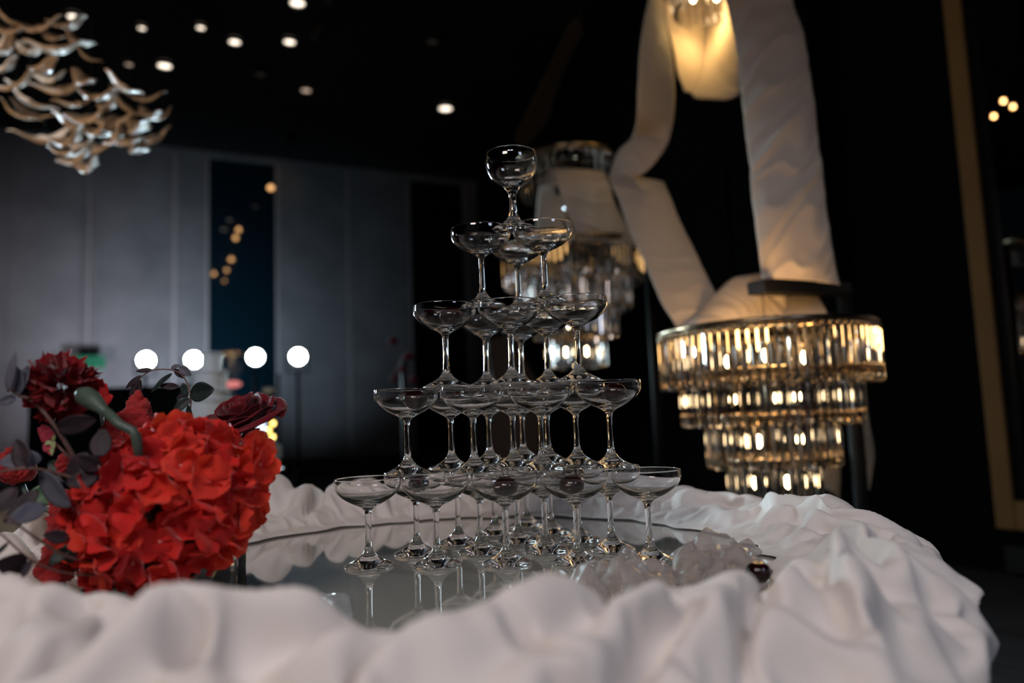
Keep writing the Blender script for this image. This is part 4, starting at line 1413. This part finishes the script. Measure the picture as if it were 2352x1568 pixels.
# a few florets stick out of the right side of the head
for k, (u, v) in enumerate(((588, 1030), (596, 1066), (572, 1128), (545, 1196), (536, 1238), (500, 1262))):
    q_ = at(u, v, DF - 0.02)
    fl = bpy.data.objects.new('floret', None)
    C.objects.link(fl)
    fl.empty_display_size = 0.01
    fl.parent = hyd
    fl.location = q_ - hc
    fl.rotation_euler = Vector((0.8, -0.6 + 0.2 * (k % 3), 0.15 * (k - 2))).to_track_quat('Z', 'Y').to_euler()
    for a in range(4):
        o = link_mesh('petal', PM[(k + a) % 6][1], fl)
        o.rotation_euler = (Matrix.Rotation(k + a * PI / 2, 3, 'Z') @ Euler((0.2 + 0.2 * (a % 2), 0.15, 0)).to_matrix()).to_euler()
    link_mesh('floret_eye', eye_me, fl)
o = back.build('rear_florets', M_HYD, hyd)
o['kind'] = 'stuff'
MB().path([hc - Vector((0, 0, 0.05)), Vector((vc.x + 0.04, vc.y, vz - 0.01)), Vector((vc.x + 0.03, vc.y, TABLE_Z + 0.03))], 0.004, 8).build('stalk', M_GREEN, hyd)


def sepal(mb, base, dir_, L, W, seed=0.0):
    d = dir_.normalized()
    side = d.cross(Vector((0, -1, 0.2))).normalized()
    nr_ = side.cross(d)
    rows = []
    for i in range(6):
        t = i / 5
        ww = W * math.sin(PI * (0.12 + 0.85 * t)) ** 0.8
        rows.append([base + d * (L * t) + side * (s * ww) + nr_ * (0.1 * L * t * t + 0.02 * L * math.sin(6 * t + seed)) for s in (-1, -.5, 0, .5, 1)])
    mb.grid(rows)
    return mb


# dark red rose, seen from its side, opening up to the left
def rose(name, label, c, R, axis, m, seed=1, layers=((3, .20, .0, .62), (4, .34, .05, .66), (5, .50, .2, .66), (5, .68, .45, .60), (6, .88, .8, .48), (5, 1.0, 1.25, .30)), stalk=None, spread=1.0):
    t = thing(name, label, 'flower', tuple(c), 'flowers of the red arrangement')
    rn = random.Random(seed)
    ax = Vector(axis).normalized()
    q = ax.to_track_quat('Z', 'Y')
    for li, (n, rad, tilt, hh) in enumerate(layers):
        for k in range(n):
            a0 = 2 * PI * k / n + li * 0.7 + rn.uniform(-.15, .15)
            wa = PI / n * 1.55
            rows = []
            sh = rn.uniform(-.06, .06)
            NI = 8
            for i in range(NI):
                u_ = i / (NI - 1)
                row = []
                for j in range(9):
                    s = j / 8 * 2 - 1
                    an = a0 + s * wa * (0.35 + 0.65 * math.sin(PI * min(0.62, 0.12 + u_ * 0.55)))
                    belly = math.sin(min(1.0, u_ * 1.35) * PI * 0.5)
                    rr = R * rad * belly * (1 - 0.22 * (1 - tilt) * u_) + R * 0.30 * tilt * spread * max(0.0, u_ - 0.45)
                    z = R * (-0.58 + (hh + 0.40 + sh) * u_ ** 1.15) - R * 0.22 * s * s * u_
                    curl_out = max(0.0, u_ - 0.72) / 0.28
                    rr += R * (0.13 * curl_out * (0.3 + tilt)) + R * 0.035 * u_ * math.sin(2.6 * s + k * 2 + li)
                    z -= R * 0.16 * curl_out * curl_out * (0.3 + tilt) + R * 0.05 * math.sin(4 * s + k) * curl_out
                    row.append(Vector(c) + q @ Vector((rr * math.cos(an), rr * math.sin(an), z)))
                rows.append(row)
            MB().grid(rows).build('petal', m, t, thick=0.0005)
    cal = MB()
    cal.lathe([(0, -0.78 * R), (0.12 * R, -0.74 * R), (0.2 * R, -0.6 * R), (0.16 * R, -0.45 * R), (0, -0.4 * R)], 14, c, ax)
    for k in range(5):
        a = 2 * PI * k / 5
        sepal(cal, Vector(c) - ax * (0.55 * R), q @ Vector((math.cos(a), math.sin(a), 0.12 + 0.25 * (k % 2))), 0.62 * R, 0.13 * R, k)
    cal.build('calyx', M_GREEN, t)
    if stalk:
        MB().path([Vector(c) - ax * (0.74 * R)] + stalk, 0.0028, 8).build('stalk', M_GREEN, t)
    return t


foamp = Vector((vc.x + 0.03, vc.y + 0.02, vz - 0.01))
rc = at(554, 944, 0.97)
rose('rose', 'open dark red rose behind the upper right of the hydrangea', rc, 0.041, (-0.15, -0.38, 0.90), M_ROSE, 4, stalk=[at(520, 1040, 0.97), foamp + Vector((0.02, 0.01, 0))])
rc2 = at(540, 1120, 0.93)
rose('rose', 'crimson rose peeping out behind the right side of the hydrangea', at(505, 1100, 0.95), 0.036, (0.55, -0.4, 0.6), M_ROSE, 6, stalk=[foamp])
# carnation at upper left, its grey-green calyx and stem turned towards us
kc = at(142, 888, 0.84)
carn = thing('carnation', 'dark red carnation tilted away with its pale green calyx in front', 'flower', tuple(kc), 'flowers of the red arrangement')
rnd = random.Random(5)
axc = Vector((-0.82, 0.25, 0.35)).normalized()
qc = axc.to_track_quat('Z', 'Y')
RC = 0.033
for k in range(46):
    zz = 1 - 1.75 * (k + 0.5) / 46
    an = k * 2.39996
    nv = Vector((math.sqrt(max(0, 1 - zz * zz)) * math.cos(an), math.sqrt(max(0, 1 - zz * zz)) * math.sin(an), zz))
    d = (qc @ nv).normalized()
    side = d.cross(Vector((rnd.uniform(-1, 1), rnd.uniform(-1, 1), rnd.uniform(-1, 1)))).normalized()
    nn = side.cross(d)
    rows = []
    L = RC * rnd.uniform(0.95, 1.15)
    for i in range(6):
        t_ = i / 5
        ww = 0.006 + 0.021 * t_
        rows.append([kc + d * (L * (0.25 + 0.75 * t_)) + side * (s * ww) + nn * (0.0045 * t_ * math.sin(s * 6 + k) + 0.003 * t_ * math.sin(s * 13 + k * 2)) + d * (0.003 * t_ * math.cos(s * 15 + k)) for s in [j / 6 - 1 for j in range(13)]])
    MB().grid(rows).build('petal', M_CARN, carn)
cb = at(196, 912, 0.80)
ce = at(232, 936, 0.79)
MB().path([at(186, 903, 0.82), at(197, 910, 0.812), at(209, 918, 0.805), at(223, 928, 0.797), at(236, 940, 0.791), at(250, 953, 0.788)], [0.0070, 0.0112, 0.0108, 0.0084, 0.0060, 0.0048], 16).build('calyx', M_GREEN, carn)
MB().path([at(246, 947, 0.788), at(275, 975, 0.785), at(306, 990, 0.78), at(313, 1002, 0.78), at(320, 1060, 0.80), foamp + Vector((0, -.01, 0))], [0.0052, 0.0050, 0.0050, 0.0056, 0.0046, 0.004], 12).build('stalk', M_GREEN, carn)


def celosia(label, base, top, r, seed, flat=0.6, lobes=1.0, group='flowers of the red arrangement'):
    """plush crested plume between two points"""
    b_, t_ = Vector(base), Vector(top)
    ax = (t_ - b_)
    L = ax.length
    q = ax.to_track_quat('Z', 'Y')
    th = thing('celosia', label, 'flower', tuple(b_), group)
    NU, NV = 64, 46
    rows = []
    for i in range(NV + 1):
        u_ = i / NV
        row = []
        for j in range(NU + 1):
            a = 2 * PI * (j % NU) / NU
            rr = r * (math.sin(PI * min(1.0, 0.06 + 0.94 * u_)) ** 0.55) * (1.15 - 0.55 * u_)
            p = Vector((rr * math.cos(a), rr * flat * math.sin(a), L * u_))
            nz_ = abs(mnoise.noise(p * 95 + Vector((seed, 0, 0)))) * 0.0085 + abs(mnoise.noise(p * 230 + Vector((0, seed, 0)))) * 0.0045 + mnoise.noise(p * 38 + Vector((seed, seed, 0))) * 0.007 * lobes
            dr = Vector((math.cos(a), math.sin(a) * flat, 0.25 + 0.8 * (u_ > 0.85))).normalized()
            if i in (0, NV): dr = Vector((0, 0, 1 if i else -1)); nz_ = 0
            row.append(b_ + q @ (p + dr * nz_))
        rows.append(row)
    MB().grid(rows).build('plume', M_CELO, th)
    MB().path([b_ + ax * 0.05, b_ - ax.normalized() * 0.03, Vector((foamp.x - 0.02, foamp.y, foamp.z))], 0.0035, 8).build('stalk', M_GREEN, th)
    return th


celosia('pointed bright red celosia plume rising behind the hydrangea top', at(305, 1010, 0.93), at(322, 898, 0.95), 0.020, 1.2)
celosia('dark red celosia plume between the carnation stem and the hydrangea', at(262, 1060, 0.90), at(250, 965, 0.90), 0.022, 5.1)
celosia('dark red celosia plume on the far left beyond the plum leaves', at(50, 1110, 0.95), at(18, 1030, 0.95), 0.026, 9.3)
celosia('red celosia plume hanging down left of the hydrangea bottom', at(134, 1280, 0.87), at(118, 1345, 0.83), 0.017, 3.3)
celosia('dark red celosia plume beside the lower left petals of the hydrangea', at(170, 1270, 0.90), at(140, 1130, 0.90), 0.028, 7.7)
celosia('red celosia plume low behind the small dark leaves', at(145, 1320, 0.88), at(132, 1225, 0.87), 0.024, 8.8)
celosia('small red celosia tuft under the carnation', at(170, 1090, 0.92), at(140, 1040, 0.92), 0.016, 6.4)
# small red alstroemeria-like bloom right of the carnation
al = thing('small_lily', 'small scarlet lily bloom with pointed petals right of the carnation', 'flower', tuple(at(232, 900, 0.93)), 'flowers of the red arrangement')
c_ = at(228, 925, 0.93)
for (u, v) in ((205, 862), (226, 868), (248, 880), (262, 910), (200, 895), (240, 930)):
    mb = MB()
    dd = at(u, v, 0.925) - c_
    sepal(mb, c_, dd, dd.length, 0.0085, u)
    mb.build('petal', M_HYD3, al, thick=0.0005)
MB().path([c_, at(240, 1000, 0.93), foamp], 0.0025, 8).build('stalk', M_GREEN, al)
# pink-green bud
bd = thing('rose_bud', 'small pink and green bud on a thin twig below the carnation', 'flower', tuple(at(112, 1012, 0.84)), 'flowers of the red arrangement')
c_ = at(118, 1010, 0.84)
M_BUDP = fabric('bud_pink', (0.42, 0.04, 0.07), 0.2, rough=0.5, weave=300)
for k, (u, v) in enumerate(((92, 985), (100, 978), (110, 990), (96, 1002), (105, 1035), (118, 1042))):
    mb = MB(); dd = at(u, v, 0.838) - c_
    sepal(mb, c_, dd, dd.length * 1.1, 0.0062, k)
    mb.build('petal', M_BUDP, bd, thick=0.0004)
mb = MB()
for k, (u, v) in enumerate(((126, 1030), (130, 1000), (104, 1022), (122, 1046))):
    dd = at(u, v, 0.836) - c_
    sepal(mb, c_, dd, dd.length, 0.003, k)
mb.build('sepals', mat('bud_green', (0.20, 0.24, 0.10), rough=0.5, bump=(200, 0.2)), bd)
MB().path([c_, at(160, 1050, 0.85), at(230, 1110, 0.88), foamp], 0.0018, 6).build('stalk', M_TWIG, bd)


# leafy twigs
def leaf(parent, b_, t_, wr, m, nt_=(0, -1, 0.15), fold=0.12, curl=0.1, seed=0.0):
    B, T = at(*b_), at(*t_)
    d = (T - B)
    L = d.length
    d.normalize()
    n_ = Vector(nt_).normalized()
    side = d.cross(n_).normalized()
    n_ = side.cross(d)
    rows = []
    NI = 11
    for i in range(NI):
        t = i / (NI - 1)
        ww = wr * L * 0.5 * (math.sin(PI * (0.02 + 0.96 * t ** 0.85)) ** 0.72)
        row = []
        for j in range(9):
            s = j / 4 - 1
            row.append(B + d * (L * t) + side * (s * ww) - n_ * (-fold * ww * abs(s) + curl * L * (t - 0.5) ** 2 + 0.006 * L * math.sin(9 * t + 4 * s + seed)))
        rows.append(row)
    o = MB().grid(rows).build('leaf', m, parent, thick=0.0005)
    return o


def branch(label, pts, leaves, r=(0.0022, 0.0012), m=None):
    P0 = [at(*p) for p in pts]
    P = [Vector(spline([tuple(q) for q in P0], k / 24)) for k in range(25)]
    t = thing('leafy_branch', label, 'branch', tuple(P0[0]), 'twigs of the red arrangement')
    MB().path(P, [r[0] + (r[1] - r[0]) * k / 24 for k in range(25)], 7).build('twig', m or M_TWIG, t)
    rn = random.Random(len(label))
    for lf in leaves:
        b_, t_, wr, mm = lf[:4]
        leaf(t, b_, t_, wr, mm, (rn.uniform(-.5, .5), -1, rn.uniform(-.3, .6)) if len(lf) < 5 else lf[4], rn.uniform(.05, .25), rn.uniform(-.15, .25), rn.uniform(0, 6))
    return t


branch('twig with slate grey leaves climbing at the upper left corner of the bouquet',
       [(250, 1180, 0.86), (185, 1075, 0.84), (130, 985, 0.82), (80, 925, 0.81), (38, 905, 0.80), (12, 880, 0.80)],
       [((42, 908, .80), (34, 838, .80), .55, M_LEAFS), ((40, 905, .80), (66, 838, .81), .50, M_LEAFS), ((36, 912, .80), (-8, 925, .79), .62, M_LEAFS), ((70, 915, .81), (92, 838, .84), .70, M_LEAFG),
        ((130, 985, .82), (222, 962, .81), .42, M_LEAFP), ((16, 900, .79), (34, 808, .79), .22, M_LEAFS)], (0.0028, 0.0016))
branch('reddish twig with big dark plum leaves reaching to the left edge',
       [(250, 1180, 0.84), (190, 1110, 0.82), (120, 1085, 0.80), (60, 1075, 0.78), (-10, 1085, 0.78)],
       [((200, 1040, .82), (152, 1105, .82), .60, M_LEAFP), ((220, 1060, .82), (205, 1120, .81), .9, M_LEAFP), ((96, 1050, .80), (-4, 1062, .78), .55, M_LEAFS), ((60, 1078, .78), (40, 1010, .79), .55, M_LEAFP),
        ((92, 1090, .80), (165, 1160, .78), .55, M_LEAFS), ((88, 1125, .79), (10, 1200, .77), .42, M_LEAFP), ((104, 1160, .79), (18, 1200, .76), .55, M_LEAFS), ((40, 1120, .79), (-30, 1190, .77), .6, M_LEAFP)], (0.0026, 0.0012))
branch('low twig trailing over the cloth with dark oval leaves',
       [(250, 1290, 0.82), (160, 1280, 0.78), (90, 1240, 0.75), (20, 1190, 0.73), (-30, 1160, 0.72)],
       [((160, 1235, .78), (100, 1228, .77), .62, M_LEAFP), ((160, 1255, .79), (112, 1298, .78), .55, M_LEAFG), ((150, 1250, .80), (166, 1292, .80), .8, M_LEAFG), ((62, 1300, .75), (-6, 1292, .72), .72, M_LEAFP),
        ((20, 1245, .75), (-14, 1280, .74), .4, M_LEAFG)], (0.0018, 0.0009))
branch('thin reddish twig running parallel to the trailing one near the cloth',
       [(240, 1320, 0.82), (150, 1315, 0.78), (70, 1285, 0.75), (0, 1225, 0.73), (-20, 1235, 0.72)], [((72, 1286, .75), (48, 1330, .74), .4, M_LEAFP)], (0.0014, 0.0008))
branch('dark broad leaves in front of the bouquet left of the hydrangea',
       [(270, 1180, 0.80), (240, 1110, 0.79), (225, 1060, 0.79), (215, 1020, 0.80)],
       [((232, 1075, .79), (178, 1050, .78), .75, M_LEAFP), ((228, 1050, .79), (238, 985, .80), .7, M_LEAFP), ((225, 1095, .79), (150, 1110, .78), .62, M_LEAFP)], (0.0022, 0.0014))
branch('arched thin stem with wilted leaves lit from behind by the stage lamps',
       [(430, 1050, 0.98), (436, 950, 0.98), (437, 905, 0.98), (424, 868, 0.98), (398, 850, 0.98), (350, 850, 0.98), (322, 868, 0.98)],
       [((437, 905, .98), (492, 895, .97), .72, M_LEAFG, (0.1, -1, 0.2)), ((394, 856, .98), (346, 900, .97), .30, M_LEAFG), ((410, 888, .98), (366, 886, .975), .42, M_LEAFP), ((436, 915, .98), (398, 945, .975), .5, M_LEAFG),
        ((434, 930, .98), (440, 990, .975), .35, M_LEAFG), ((412, 842, .98), (438, 862, .98), .6, M_LEAFS), ((430, 900, .98), (405, 915, .98), .5, M_LEAFP), ((400, 848, .98), (424, 868, .985), .5, M_LEAFP),
        ((420, 880, .98), (428, 920, .98), .4, M_LEAFG), ((392, 846, .98), (414, 838, .98), .5, M_LEAFS),
        ((350, 850, .98), (312, 852, .98), .35, M_LEAFP), ((324, 862, .98), (288, 892, .98), .3, M_LEAFP), ((318, 870, .98), (296, 912, .98), .32, M_LEAFP), ((322, 872, .98), (322, 912, .98), .34, M_LEAFP), ((320, 868, .98), (305, 935, .98), .2, M_LEAFP)],
       (0.0016, 0.0007))
branch('pair of narrow green leaves below the dark red rose',
       [(500, 1080, 0.96), (540, 1010, 0.96), (552, 1000, 0.96)],
       [((552, 1003, .96), (596, 984, .95), .28, M_GREEN), ((548, 1000, .96), (556, 956, .95), .3, M_GREEN)], (0.002, 0.0014))
branch('deep green broad leaves deep in the bouquet behind the plum leaves',
       [(230, 1200, 0.90), (150, 1140, 0.90), (90, 1100, 0.90)],
       [((150, 1130, .90), (60, 1140, .88), .7, mat('mid_green_leaf', (0.05, 0.12, 0.05), rough=0.5, bump=(200, .3, .001))), ((170, 1100, .92), (110, 1060, .92), .7, M_LEAFG), ((200, 1120, .92), (250, 1020, .92), .8, M_LEAFG), ((220, 1180, .92), (140, 1200, .92), .7, M_LEAFG)])

bpy.context.view_layer.update()
